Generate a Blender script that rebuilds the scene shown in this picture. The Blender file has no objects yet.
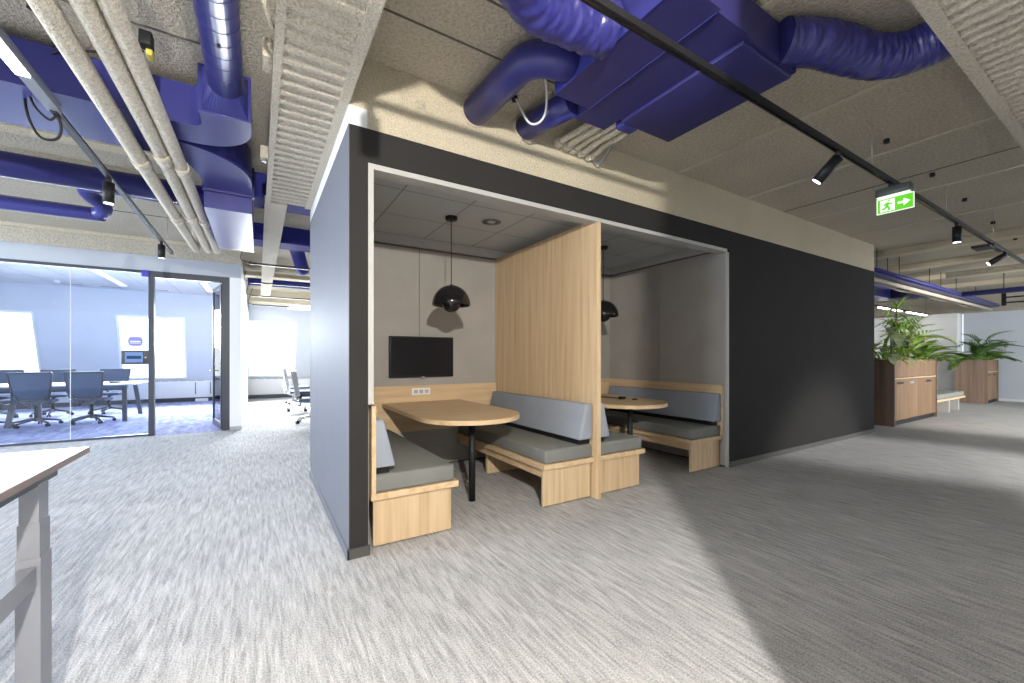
import bpy, bmesh, math, random
from mathutils import Vector, Matrix, Quaternion
random.seed(7)
PI = math.pi
S = bpy.context.scene
COL = S.collection

# ------------------------------------------------------------------ materials
def new_mat(name):
    m = bpy.data.materials.new(name); m.use_nodes = True
    nt = m.node_tree; nt.nodes.clear()
    out = nt.nodes.new('ShaderNodeOutputMaterial')
    return m, nt, out

def principled(nt, out, color=(.5, .5, .5), rough=.6, metal=0., spec=.5):
    b = nt.nodes.new('ShaderNodeBsdfPrincipled')
    b.inputs['Base Color'].default_value = (*color, 1)
    b.inputs['Roughness'].default_value = rough
    b.inputs['Metallic'].default_value = metal
    b.inputs['Specular IOR Level'].default_value = spec
    nt.links.new(b.outputs[0], out.inputs[0])
    return b

def N(nt, typ, **kw):
    n = nt.nodes.new(typ)
    for k, v in kw.items():
        if k in n.inputs: n.inputs[k].default_value = v
        else: setattr(n, k, v)
    return n

def coords(nt, scale=(1, 1, 1), loc=(0, 0, 0), world=False):
    if world:
        g = nt.nodes.new('ShaderNodeNewGeometry'); src = g.outputs['Position']
    else:
        g = nt.nodes.new('ShaderNodeTexCoord'); src = g.outputs['Object']
    mp = nt.nodes.new('ShaderNodeMapping')
    mp.inputs['Scale'].default_value = scale; mp.inputs['Location'].default_value = loc
    nt.links.new(src, mp.inputs['Vector'])
    return mp.outputs[0]

def ramp(nt, fac, stops):
    r = nt.nodes.new('ShaderNodeValToRGB')
    el = r.color_ramp.elements
    while len(el) < len(stops): el.new(.5)
    for e, (p, c) in zip(el, stops):
        e.position = p; e.color = (*c, 1)
    nt.links.new(fac, r.inputs[0])
    return r.outputs[0]

def add_bump(nt, b, height, strength=.3, dist=.01):
    bp = nt.nodes.new('ShaderNodeBump')
    bp.inputs['Strength'].default_value = strength; bp.inputs['Distance'].default_value = dist
    nt.links.new(height, bp.inputs['Height']); nt.links.new(bp.outputs[0], b.inputs['Normal'])

def M_plain(name, color, rough=.6, metal=0., spec=.5, var=.06, bump=0., bscale=80):
    m, nt, out = new_mat(name)
    b = principled(nt, out, color, rough, metal, spec)
    v = coords(nt)
    n = N(nt, 'ShaderNodeTexNoise', Scale=3., Detail=3.); nt.links.new(v, n.inputs['Vector'])
    lo = tuple(c * (1 - var) for c in color); hi = tuple(min(1, c * (1 + var)) for c in color)
    nt.links.new(ramp(nt, n.outputs['Fac'], [(.3, lo), (.7, hi)]), b.inputs['Base Color'])
    if bump:
        n2 = N(nt, 'ShaderNodeTexNoise', Scale=float(bscale), Detail=2.); nt.links.new(v, n2.inputs['Vector'])
        add_bump(nt, b, n2.outputs['Fac'], bump, .005)
    return m

def M_emit(name, color, strength):
    m, nt, out = new_mat(name)
    e = N(nt, 'ShaderNodeEmission', Strength=float(strength)); e.inputs[0].default_value = (*color, 1)
    nt.links.new(e.outputs[0], out.inputs[0]); return m

def M_spray(name, lo, hi, scale=55., strength=.9, dist=.02):
    # rough sprayed insulation
    m, nt, out = new_mat(name)
    b = principled(nt, out, hi, .95, 0, .1)
    v = coords(nt, world=True)
    n = N(nt, 'ShaderNodeTexNoise', Scale=scale, Detail=3., Roughness=.6); nt.links.new(v, n.inputs['Vector'])
    n2 = N(nt, 'ShaderNodeTexNoise', Scale=1.3, Detail=3.); nt.links.new(v, n2.inputs['Vector'])
    mx = N(nt, 'ShaderNodeMath', operation='MULTIPLY_ADD'); mx.inputs[1].default_value = .75
    nt.links.new(n.outputs['Fac'], mx.inputs[0]); 
    sc = N(nt, 'ShaderNodeMath', operation='MULTIPLY'); sc.inputs[1].default_value = .25
    nt.links.new(n2.outputs['Fac'], sc.inputs[0]); nt.links.new(sc.outputs[0], mx.inputs[2])
    nt.links.new(ramp(nt, mx.outputs[0], [(.32, lo), (.66, hi)]), b.inputs['Base Color'])
    add_bump(nt, b, n.outputs['Fac'], strength, dist)
    return m

def M_carpet(name, stops, sx=46., sy=4.0, fine=130.):
    m, nt, out = new_mat(name)
    b = principled(nt, out, stops[0][1], .98, 0, .05)
    v = coords(nt, (sx, sy, 1), world=True)
    n = N(nt, 'ShaderNodeTexNoise', Scale=1.0, Detail=6., Roughness=.68, Distortion=.5); nt.links.new(v, n.inputs['Vector'])
    v2 = coords(nt, world=True)
    f = N(nt, 'ShaderNodeTexNoise', Scale=fine, Detail=2.); nt.links.new(v2, f.inputs['Vector'])
    big = N(nt, 'ShaderNodeTexNoise', Scale=.9, Detail=2.); nt.links.new(v2, big.inputs['Vector'])
    a = N(nt, 'ShaderNodeMath', operation='MULTIPLY_ADD'); a.inputs[1].default_value = .40
    nt.links.new(f.outputs['Fac'], a.inputs[0])
    c = N(nt, 'ShaderNodeMath', operation='MULTIPLY_ADD'); c.inputs[1].default_value = .10
    nt.links.new(big.outputs['Fac'], c.inputs[0])
    d = N(nt, 'ShaderNodeMath', operation='MULTIPLY'); d.inputs[1].default_value = .50
    nt.links.new(n.outputs['Fac'], d.inputs[0]); nt.links.new(d.outputs[0], c.inputs[2]); nt.links.new(c.outputs[0], a.inputs[2])
    nt.links.new(ramp(nt, a.outputs[0], stops), b.inputs['Base Color'])
    add_bump(nt, b, f.outputs['Fac'], .5, .006)
    return m

def M_wood(name, cols, axis='Z', rough=.45, scale=1.):
    m, nt, out = new_mat(name)
    b = principled(nt, out, cols[1], rough, 0, .3)
    s = {'Z': (22, 22, .9), 'X': (.9, 22, 22), 'Y': (22, .9, 22)}[axis]
    v = coords(nt, tuple(k * scale for k in s), world=True)
    n = N(nt, 'ShaderNodeTexNoise', Scale=1., Detail=5., Roughness=.6, Distortion=.3); nt.links.new(v, n.inputs['Vector'])
    nt.links.new(ramp(nt, n.outputs['Fac'], [(.25, cols[0]), (.5, cols[1]), (.75, cols[2])]), b.inputs['Base Color'])
    return m

def M_tiles(name, color, size, loc):
    m, nt, out = new_mat(name)
    b = principled(nt, out, color, .9, 0, .2)
    v = coords(nt, world=True, loc=loc)
    br = N(nt, 'ShaderNodeTexBrick', offset=0., squash=1.)
    br.inputs['Scale'].default_value = 1.; br.inputs['Brick Width'].default_value = size; br.inputs['Row Height'].default_value = size
    br.inputs['Mortar Size'].default_value = .006; br.inputs['Mortar Smooth'].default_value = .1; br.inputs['Bias'].default_value = 0.
    br.inputs['Color1'].default_value = (*color, 1); br.inputs['Color2'].default_value = (*[c * .93 for c in color], 1)
    br.inputs['Mortar'].default_value = (*[c * .45 for c in color], 1)
    nt.links.new(v, br.inputs['Vector']); nt.links.new(br.outputs['Color'], b.inputs['Base Color'])
    return m

def M_glass(name, tint, refl=.06):
    m, nt, out = new_mat(name)
    t = N(nt, 'ShaderNodeBsdfTransparent'); t.inputs[0].default_value = (*tint, 1)
    g = N(nt, 'ShaderNodeBsdfGlossy', Roughness=.02)
    fr = N(nt, 'ShaderNodeFresnel', IOR=1.45)
    mx = N(nt, 'ShaderNodeMixShader')
    nt.links.new(fr.outputs[0], mx.inputs[0]); nt.links.new(t.outputs[0], mx.inputs[1]); nt.links.new(g.outputs[0], mx.inputs[2])
    nt.links.new(mx.outputs[0], out.inputs[0]); return m

def M_leaf(name, c1, c2, c3):
    m, nt, out = new_mat(name)
    b = principled(nt, out, c1, .45, 0, .4)
    v = coords(nt)
    n = N(nt, 'ShaderNodeTexNoise', Scale=9., Detail=3.); nt.links.new(v, n.inputs['Vector'])
    nt.links.new(ramp(nt, n.outputs['Fac'], [(.3, c1), (.5, c2), (.72, c3)]), b.inputs['Base Color'])
    return m

MT = dict(
    carpet=M_carpet('grey_carpet', [(.38, (.23, .235, .245)), (.47, (.37, .375, .39)), (.54, (.485, .492, .505)), (.63, (.62, .627, .64))]),
    carpet_blue=M_carpet('blue_carpet', [(.36, (.13, .14, .32)), (.47, (.26, .28, .48)), (.58, (.45, .47, .66)), (.68, (.66, .67, .82))], 8., 2.2),
    spray=M_spray('sprayed_concrete', (.48, .42, .31), (.74, .67, .52), 85.),
    spray_dark=M_spray('sprayed_slab', (.37, .335, .27), (.59, .54, .445), 45., .9),
    spray_light=M_spray('sprayed_panel', (.43, .39, .32), (.68, .635, .545), 70., .8),
    pipe_spray=M_spray('sprayed_pipe', (.46, .41, .33), (.74, .69, .58), 60., .8),
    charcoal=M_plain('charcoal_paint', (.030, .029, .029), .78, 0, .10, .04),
    charcoal_lit=M_plain('charcoal_lit_paint', (.125, .132, .155), .62, 0, .3, .03),  # same charcoal paint, with the window light put into a paler bluish colour
    charcoal_base=M_plain('charcoal_skirting', (.07, .068, .065), .5),
    white=M_plain('white_paint', (.80, .81, .82), .6, 0, .3, .02),
    header_grey=M_plain('header_grey_paint', (.40, .43, .48), .6, 0, .3, .02),
    white_grey=M_plain('light_grey_paint', (.58, .62, .68), .6, 0, .3, .02),
    offwhite=M_plain('offwhite_trim', (.43, .43, .42), .5, 0, .3, .02),
    panel=M_plain('grey_fabric_panel', (.36, .345, .325), .95, 0, .1, .05, .35, 300),
    tiles=M_tiles('ceiling_tiles', (.47, .50, .52), .615, (-1.01, -3.335, 0)),
    tiles_white=M_tiles('white_ceiling_tiles', (.60, .61, .63), .6, (0, 0, 0)),
    oak=M_wood('oak_vertical', [(.47, .325, .19), (.60, .445, .28), (.69, .54, .365)], 'Z'),
    oak_x=M_wood('oak_along_x', [(.50, .345, .195), (.62, .455, .28), (.70, .545, .36)], 'X'),
    oak_y=M_wood('oak_along_y', [(.50, .345, .195), (.62, .455, .28), (.70, .545, .36)], 'Y'),
    walnut=M_wood('walnut_vertical', [(.11, .066, .036), (.20, .125, .070), (.29, .185, .108)], 'Z', .5, .7),
    walnut_side=M_wood('walnut_side', [(.13, .09, .07), (.22, .155, .12), (.32, .235, .18)], 'Z', .55, .6),
    seat_fabric=M_plain('grey_seat_fabric', (.20, .208, .20), .95, 0, .1, .06, .3, 400),
    back_fabric=M_plain('blue_grey_fabric', (.29, .32, .375), .95, 0, .1, .06, .3, 400),
    blue=M_plain('blue_duct_paint', (.030, .033, .19), .34, 0, .5, .08),
    blue_matte=M_plain('blue_matte_duct', (.030, .032, .20), .8, 0, .1, .06),
    blue_flex=M_plain('blue_flexible_foil', (.026, .026, .165), .3, 0, .6, .15, .6, 14),
    blue_dark=M_plain('blue_box_paint', (.024, .022, .12), .5, 0, .5, .06),
    black=M_plain('black_metal', (.012, .012, .014), .5, 0, .3, .1),
    black_gloss=M_plain('black_gloss', (.010, .010, .012), .12, 0, .6, .1),
    frame=M_plain('dark_frame', (.045, .05, .065), .4),
    screen=M_plain('dark_screen', (.008, .008, .010), .28, 0, .25, .1),
    grey_metal=M_plain('grey_metal', (.24, .25, .285), .4, .2, .5, .05),
    alu=M_plain('aluminium', (.55, .56, .58), .3, .8, .5, .04),
    desk_top=M_wood('desk_laminate', [(.42, .36, .33), (.50, .44, .40), (.57, .51, .47)], 'Y', .16),
    desk_edge=M_plain('desk_edge', (.20, .15, .13), .5),
    mesh_blue=M_plain('dark_blue_mesh', (.07, .10, .17), .8),
    seat_blue=M_plain('dark_blue_seat', (.05, .07, .12), .9),
    mesh_white=M_plain('pale_mesh', (.66, .68, .70), .7),
    glass=M_glass('clear_glass', (.93, .965, 1.0)), glass_clear=M_glass('window_glass', (1, 1, 1)),
    led=M_emit('led_white', (1., .98, .94), 9.),
    led_soft=M_emit('led_soft', (1., 1., 1.), 1.6),
    spot_glow=M_emit('spot_glow', (1., .97, .9), 4.),
    exit_green=M_emit('exit_green', (.16, .75, .04), 1.0),
    exit_white=M_emit('exit_white', (.9, 1., .85), 1.3),
    exit_dark=M_plain('exit_housing', (.05, .07, .06), .4),
    screen_lit=M_emit('panel_screen', (.30, .48, .95), .8),
    screen_bar=M_emit('panel_bar', (.08, .16, .42), .6),
    purple=M_plain('purple_sticker', (.24, .22, .58), .5),
    purple_dark=M_plain('purple_sticker_line', (.16, .13, .40), .5),
    tab_blue=M_plain('blue_tab', (.06, .05, .42), .4),
    leaf=M_leaf('leaf_green', (.07, .19, .025), (.20, .40, .05), (.40, .58, .10)),
    leaf_dark=M_leaf('leaf_dark', (.02, .08, .015), (.06, .17, .03), (.14, .30, .06)),
    leaf_pale=M_leaf('leaf_pale', (.22, .36, .12), (.50, .60, .32), (.68, .74, .48)),
    leaf_light=M_leaf('leaf_light', (.18, .36, .03), (.40, .60, .07), (.60, .74, .18)),
    stem=M_plain('plant_stem', (.14, .17, .05), .7),
    soil=M_plain('potting_soil', (.03, .022, .015), .95, 0, .1, .3),
    yellow=M_plain('yellow_tag', (.62, .55, .10), .5),
    cable=M_plain('white_cable', (.75, .74, .70), .5),
    sofa=M_plain('bench_cushion', (.22, .24, .22), .95),
    blue_panel=M_plain('blue_felt', (.07, .06, .42), .9),
    window_white=M_plain('window_frame_white', (.86, .88, .90), .4),
    lines=M_plain('ceiling_joint', (.50, .455, .375), .9),
    dark_line=M_plain('dark_gap', (.13, .115, .095), .9),
)

# ------------------------------------------------------------------ mesh helpers
class MB:
    def __init__(s): s.v = []; s.f = []; s.sm = []
    def add(s, vs, fs, smooth=False):
        o = len(s.v); s.v += [tuple(p) for p in vs]
        for f in fs: s.f.append([i + o for i in f]); s.sm.append(smooth)
        return s
    def box(s, x0, x1, y0, y1, z0, z1):
        vs = [(x, y, z) for z in (z0, z1) for y in (y0, y1) for x in (x0, x1)]
        return s.add(vs, [(0, 2, 3, 1), (4, 5, 7, 6), (0, 1, 5, 4), (2, 6, 7, 3), (0, 4, 6, 2), (1, 3, 7, 5)])
    def hexa(s, b, t):
        """solid between bottom loop b and top loop t, both counter-clockwise from above"""
        n = len(b)
        fs = [tuple(range(n))[::-1], tuple(range(n, 2 * n))] + [(i, (i + 1) % n, n + (i + 1) % n, n + i) for i in range(n)]
        return s.add(list(b) + list(t), fs)
    def prism(s, pts, z0, z1):
        return s.hexa([(x, y, z0) for x, y in pts], [(x, y, z1) for x, y in pts])
    def rbox(s, x0, x1, y0, y1, z0, z1, r=.02, seg=3):
        bm = bmesh.new()
        bmesh.ops.create_cube(bm, size=1)
        for v in bm.verts:
            v.co = Vector(((x0 + x1) / 2 + v.co.x * (x1 - x0), (y0 + y1) / 2 + v.co.y * (y1 - y0), (z0 + z1) / 2 + v.co.z * (z1 - z0)))
        bmesh.ops.bevel(bm, geom=list(bm.edges), offset=r, segments=seg, profile=.5, affect='EDGES')
        return s.bm(bm, True)
    def bm(s, bm, smooth=False):
        bm.verts.index_update()
        s.add([v.co[:] for v in bm.verts], [[v.index for v in f.verts] for f in bm.faces], smooth); bm.free(); return s
    def tube(s, pts, r, n=12, caps=True, closed=False, rad=None):
        pts = [Vector(p) for p in pts]
        N_ = len(pts); rings = []
        t0 = (pts[1] - pts[0]).normalized()
        up = Vector((0, 0, 1)) if abs(t0.z) < .9 else Vector((1, 0, 0))
        nrm = (up - t0 * up.dot(t0)).normalized()
        prev = t0; vs = []
        for i, p in enumerate(pts):
            a = pts[i - 1] if (i > 0 or closed) else p; b = pts[(i + 1) % N_] if (i < N_ - 1 or closed) else p
            t = (b - a).normalized()
            q = prev.rotation_difference(t); nrm = (q @ nrm); nrm = (nrm - t * nrm.dot(t)).normalized(); prev = t
            bn = t.cross(nrm)
            rr = rad[i] if rad else r
            for k in range(n):
                ang = 2 * PI * k / n
                vs.append(p + (nrm * math.cos(ang) + bn * math.sin(ang)) * rr)
        fs = []
        for i in range(N_ if closed else N_ - 1):
            for k in range(n):
                a = i * n + k; b = i * n + (k + 1) % n; c = ((i + 1) % N_) * n + (k + 1) % n; d = ((i + 1) % N_) * n + k
                fs.append((a, b, c, d))
        s.add(vs, fs, True)
        if caps and not closed:
            s.add([vs[k] for k in range(n)], [tuple(range(n))[::-1]]); s.add([vs[(N_ - 1) * n + k] for k in range(n)], [tuple(range(n))])
        return s
    def cyl(s, c, r, z0, z1, n=20, r2=None):
        return s.tube([(c[0], c[1], z0), (c[0], c[1], z1)], r, n, rad=[r, r if r2 is None else r2])
    def lathe(s, c, prof, n=28):
        vs = []; fs = []
        for (r, z) in prof:
            for k in range(n):
                a = 2 * PI * k / n; vs.append((c[0] + r * math.cos(a), c[1] + r * math.sin(a), c[2] + z))
        for i in range(len(prof) - 1):
            for k in range(n):
                fs.append((i * n + k, i * n + (k + 1) % n, (i + 1) * n + (k + 1) % n, (i + 1) * n + k))
        return s.add(vs, fs, True)
    def sphere(s, c, r, n=16, sx=1, sy=1, sz=1):
        prof = [(r * math.sin(PI * i / 10) + 1e-5, -r * math.cos(PI * i / 10)) for i in range(11)]
        return s.lathe(c, prof, n)
    def xform(s, M):
        s.v = [tuple(M @ Vector(p)) for p in s.v]; return s
    def build(s, name, mat, parent=None, kind=None, label=None, cat=None, group=None, auto=True):
        me = bpy.data.meshes.new(name); me.from_pydata(s.v, [], s.f)
        me.polygons.foreach_set('use_smooth', s.sm); me.update()
        bm = bmesh.new(); bm.from_mesh(me); bmesh.ops.remove_doubles(bm, verts=bm.verts, dist=1e-6)
        bmesh.ops.recalc_face_normals(bm, faces=bm.faces); bm.to_mesh(me); bm.free()
        o = bpy.data.objects.new(name, me); COL.objects.link(o)
        if isinstance(mat, (list, tuple)):
            for m in mat: me.materials.append(MT[m])
        else: me.materials.append(MT[mat])
        if parent: o.parent = parent; o.matrix_parent_inverse = Matrix.Translation(-Vector(parent.location)) if parent.get('abs') else Matrix()
        tag(o, label, cat, group, kind); return o

def tag(o, label=None, cat=None, group=None, kind=None):
    if label: o['label'] = label
    if cat: o['category'] = cat
    if group: o['group'] = group
    if kind: o['kind'] = kind
    return o

def thing(name, label, cat, loc=(0, 0, 0), group=None, rz=0, absolute=True):
    """Empty at the thing's base. absolute: children are given in world coordinates."""
    o = bpy.data.objects.new(name, None); COL.objects.link(o); o.empty_display_size = .1
    o.location = loc; o.rotation_euler = (0, 0, rz)
    if absolute: o['abs'] = 1
    return tag(o, label, cat, group)

def dup(root, loc, rz, label, group=None):
    r = root.copy(); COL.objects.link(r); r.location = loc; r.rotation_euler = (0, 0, rz)
    r['label'] = label
    if group: r['group'] = group
    for ch in list(root.children):
        c = ch.copy(); COL.objects.link(c); c.parent = r
        for g in list(ch.children):
            d = g.copy(); COL.objects.link(d); d.parent = c
    return r

def struct(name, mb, mat, parent=None): return mb.build(name, mat, parent, kind='structure')
def catmull(pts, n=8):
    P = [Vector(p) for p in pts]; P = [P[0] * 2 - P[1]] + P + [P[-1] * 2 - P[-2]]; out = []
    for i in range(1, len(P) - 2):
        for k in range(n):
            t = k / n; a, b, c, d = P[i - 1:i + 3]
            out.append(.5 * ((2 * b) + (c - a) * t + (2 * a - 5 * b + 4 * c - d) * t * t + (3 * b - a - 3 * c + d) * t ** 3))
    out.append(P[-2]); return out

def elbow_path(pts, r, n=8):
    """polyline with rounded corners"""
    P = [Vector(p) for p in pts]; out = [P[0]]
    for i in range(1, len(P) - 1):
        a = (P[i - 1] - P[i]).normalized(); b = (P[i + 1] - P[i]).normalized()
        s0 = P[i] + a * r; s1 = P[i] + b * r
        for k in range(n + 1):
            u = k / n; out.append(s0 * (1 - u) ** 2 + P[i] * 2 * u * (1 - u) + s1 * u * u)
    out.append(P[-1]); return out
# ------------------------------------------------------------------ camera
cam = bpy.data.cameras.new('camera'); co = bpy.data.objects.new('camera', cam); COL.objects.link(co)
co.location = (0, 0, 1.27); co.rotation_euler = (PI / 2, 0, -math.atan2(254, 412))
cam.sensor_width = 36; cam.lens = 412 / 1024 * 36; cam.shift_y = 16.5 / 1024; cam.clip_start = .02
S.camera = co

CZ = 3.20      # slab height
FY = 2.75      # face of the booth block
GY = 8.79      # face of the glass wall

# ------------------------------------------------------------------ shell
struct('floor', MB().box(-9, 19, -6, 15.6, -.1, 0), 'carpet')
struct('floor_meeting_room', MB().box(-8.5, -.45, GY + .01, 15.3, 0, .004), 'carpet_blue')
struct('ceiling', MB().box(-9, 19, -6, 15.6, CZ, CZ + .2), 'spray_dark')
# raised joints between the ceiling slabs
jm = MB()
for x in (2.35, 3.7, 5.0, 6.5, 8.0): jm.box(x, x + .045, .7, 2.75, CZ - .012, CZ + .01)
struct('trim_ceiling_joints', jm, 'lines')
jm = MB()
for x in (2.28, 5.9): jm.box(x, x + .008, .7, 2.75, CZ - .006, CZ + .01)
for y in (1.95, 2.3): jm.box(.5, 1.8, y, y + .010, CZ - .006, CZ + .01)
for y in (3.15, 4.5, 7.3): jm.box(-6, -.3, y, y + .012, CZ - .006, CZ + .01)
struct('trim_ceiling_gaps', jm, 'dark_line')
jm = MB()
for x in (9.6, 11.4, 13.4, 15.4): jm.box(x, x + .25, .2, 7.5, CZ - .10, CZ + .01)
struct('trim_ceiling_ribs', jm, 'spray')

# ---- booth block
XL, XR = .49, 8.985           # block ends
OX0, OX1, OZ = .605, 4.615, 2.53
YB = 4.62
fm = MB()
fm.box(XL, OX0, FY, FY + .12, 0, 2.75)              # stub left of opening
fm.box(OX0, OX1, FY, FY + .12, OZ, 2.75)            # lintel
fm.box(OX1 + .035, XR, FY, FY + .12, 0, 2.75); fm.box(OX1, OX1 + .035, FY, FY + .12, OZ, 2.75)              # long dark wall
fm.box(XR - .12, XR, FY + .12, 5.0, 0, 2.75)        # right end
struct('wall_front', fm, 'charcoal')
struct('wall_left', MB().box(XL, XL + .11, FY + .12, 5.0, 0, 2.75), 'charcoal_lit')
struct('wall_left_face', MB().box(XL - .004, XL, FY, 5.0, 0, 2.75), 'charcoal_lit')
struct('wall_block_rear', MB().box(XL + .11, XR - .12, 4.9, 5.0, 0, 2.75), 'charcoal_lit')
struct('trim_left_band', MB().box(XL - .004, XL + .11, FY + .001, 5.0, 2.75, 2.87), 'white')
bm_ = MB()
bm_.box(XL - .012, XL + .11, FY - .012, FY + .115, 0, .06); struct('baseboard_stub', MB().box(XL - .012, OX0 + .01, FY - .012, FY, 0, .065), 'charcoal_base')
struct('baseboard_left', MB().box(XL - .016, XL - .004, FY - .012, 5.0, 0, .065), 'charcoal_lit')
struct('baseboard_front', MB().box(OX1 + .04, XR + .012, FY - .012, FY, 0, .065), 'charcoal_base')
struct('wall_beam_front', MB().box(XL, XR, FY + .002, 5.0, 2.75, CZ), 'spray')
# booth inside
struct('ceiling_booth', MB().box(OX0, OX1 + .1, FY + .12, YB + .05, 2.645, 2.70), 'tiles')
t = MB()   # lining of the opening: left jamb, head and right jamb
t.box(OX0, OX0 + .034, FY - .003, FY + .12, .97, OZ - .035); t.box(OX0, OX1, FY - .003, FY + .125, OZ - .035, OZ); t.box(OX1, OX1 + .034, FY - .004, FY + .02, 0, OZ - .035)
struct('trim_opening', t, 'offwhite')
t = MB(); t.box(OX0 + .02, OX1, YB - .03, YB, 2.545, 2.645); t.box(OX1 - .03, OX1 + .02, FY + .12, YB - .03, 2.545, 2.645); t.box(OX0 + .02, OX0 + .05, FY + .12, YB - .03, 2.545, 2.645)
struct('trim_booth_cove', t, 'offwhite')
t = MB(); t.box(OX0, OX1 + .02, YB + .01, YB + .03, 2.50, 2.56); t.box(OX1 + .015, OX1 + .03, FY + .12, YB + .02, 2.50, 2.56)
struct('trim_booth_shadow_gap', t, 'dark_line')
t = MB()
for a, b in ((OX0, 1.585), (1.592, 2.60), (2.64, 3.62), (3.627, OX1 + .01)): t.box(a, b, YB, YB + .03, .02, 2.525)
t.box(1.57, 1.61, YB + .0012, YB + .025, .02, 1.2); struct('wall_booth_back', t, 'panel')
t = MB()
for a, b in ((FY + .021, 3.69), (3.697, YB)): t.box(OX1, OX1 + .03, a, b, .02, 2.525)
struct('wall_booth_right', t, 'panel')
t = MB(); t.box(OX0 + .002, OX0 + .03, FY + .12, YB, .02, 2.525)
struct('wall_booth_left', t, 'panel')
struct('wall_booth_core', MB().box(OX0 - .1, OX1 + .2, YB + .03, 4.9, 0, 2.75), 'charcoal')
struct('wall_booth_right_core', MB().box(OX1 + .03, OX1 + .12, FY + .12, YB + .03, 0, 2.70), 'charcoal')
# oak partition between booths
PX0, PX1 = 2.595, 2.64
tag(MB().box(PX0, PX1, FY, YB - .001, 0, OZ).build('partition_panel', 'oak'), 'tall oak partition panel standing between the two seating booths', 'partition')
# oak back rails above the table height
r1 = MB(); r1.box(OX0 + .03, PX0 - .001, YB - .018, YB - .001, .43, .955); r1.build('oak_back_board', 'oak_x', label='oak board on the back wall of the booth with the screen', cat='wall panel')
r2 = MB(); r2.box(PX1 + .001, OX1 - .001, YB - .018, YB - .001, .43, .955); r2.build('oak_back_board', 'oak_x', label='oak board on the back wall of the booth without a visible screen', cat='wall panel')

# ---- built-in benches
BZ0, BZ1 = .325, .368
def bench(name_label, xw, sgn, y0, y1, side_panel, dp=.62, pn=.58):
    """xw: x of the wall side, sgn: direction from the wall into the booth"""
    t = thing('booth_bench', name_label, 'bench', (xw + sgn * .3, (y0 + y1) / 2, 0), 'built-in oak booth benches')
    def bx(a, b, *r): return (xw + min(sgn * a, sgn * b), xw + max(sgn * a, sgn * b)) + r
    MB().box(*bx(.0, dp, y0, y1, BZ0, BZ1)).build('seat_board', 'oak_y', t)
    MB().box(*bx(.02, pn, y0 + .03, y0 + .055, .012, BZ0)).build('end_panel', 'oak', t)
    MB().box(*bx(pn - .05, pn - .02, y0 + .07, y1, .245, BZ0)).build('front_rail', 'oak_y', t)
    MB().box(*bx(.02, .45, y0 + 1.2, y0 + 1.24, 0, BZ0)).build('support_panel', 'oak', t)
    MB().rbox(*bx(.005, dp - .025, y0 + .012, y1 - .01, BZ1, .487), r=.02).build('seat_cushion', 'seat_fabric', t)
    # wedge back cushion, thicker at the bottom
    pts = [(.01, .535), (.165, .535), (.085, .855), (.01, .855)]
    bm = bmesh.new(); va = []; yy = (y0 + .004, y1 - .06)
    for y in yy: va.append([bm.verts.new((xw + sgn * a, y, z)) for a, z in pts])
    for i in range(4): bm.faces.new((va[0][i], va[0][(i + 1) % 4], va[1][(i + 1) % 4], va[1][i]))
    bm.faces.new(va[0][::-1]); bm.faces.new(va[1]); bmesh.ops.recalc_face_normals(bm, faces=bm.faces)
    bmesh.ops.bevel(bm, geom=list(bm.edges), offset=.014, segments=3, profile=.5, affect='EDGES')
    m = MB(); m.bm(bm, True); m.build('back_cushion', 'back_fabric', t)
    MB().box(*bx(.005, .13, y0 + .05, y1 - .1, .487, .537)).build('cushion_spacer', 'black', t)
    if side_panel:
        s = MB(); s.box(*bx(0, .028, y0 - .012, y1, BZ1, .955)); s.build('side_board', 'oak_y', t)
    return t
BY0 = 2.795
bench('oak booth bench with dark grey seat against the left side wall', OX0 + .03, 1, BY0, YB - .02, True, .625, .578)
bench('oak booth bench on the screen side of the oak partition', PX0 - .001, -1, BY0, YB - .02, False, .555, .542)
bench('short visible oak bench end on the far side of the oak partition', PX1 + .001, 1, BY0, YB - .02, False, .636, .584)
bench('oak booth bench with oak top rail along the grey panelled right side wall', OX1 - .002, -1, BY0 + .005, YB - .02, True, .575, .55)

# ---- booth tables
def table_top(cx, w, y0, y1, z0, z1):
    r = w / 2; pts = [(cx - r, y1), (cx - r, y0 + r)]
    for k in range(1, 24):
        a = PI + PI * k / 24; pts.append((cx + r * math.cos(a), y0 + r + r * math.sin(a)))
    pts += [(cx + r, y0 + r), (cx + r, y1)]
    return pts
def booth_table(cx, label):
    t = thing('booth_table', label, 'table', (cx, 3.6, 0), 'rounded oak booth tables')
    MB().prism(table_top(cx, .93, 2.92, YB - .022, .73, .77), .732, .770).build('tabletop', 'oak_x', t)
    MB().cyl((cx, 3.31), .030, 0, .732, 24).build('leg', 'black', t)
    MB().cyl((cx, 3.31), .09, .722, .732, 24).build('leg_plate', 'black', t)
    return t
booth_table(1.623, 'round-ended oak table on a black leg below the wall screen')
booth_table(3.63, 'round-ended oak table in the booth right of the partition, holding a black cable')
# black cable and clip lying on the second table
cb = MB(); cb.tube(catmull([(3.40, 4.05, .777), (3.55, 3.98, .777), (3.72, 3.82, .777), (3.74, 3.58, .78)], 6), .006, 8)
ct = thing('cable_connector', 'black cable with a small connector lying on the right booth table', 'cable', (3.3, 4, .77))
cb.build('cord', 'black', ct)
MB().rbox(3.71, 3.79, 3.52, 3.57, .7705, .805, .008).build('plug', 'black_gloss', ct)
MB().rbox(3.80, 3.86, 3.40, 3.44, .7705, .785, .006).build('small_remote', 'black_gloss', label='tiny black remote lying on the right booth table', cat='remote')

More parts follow.
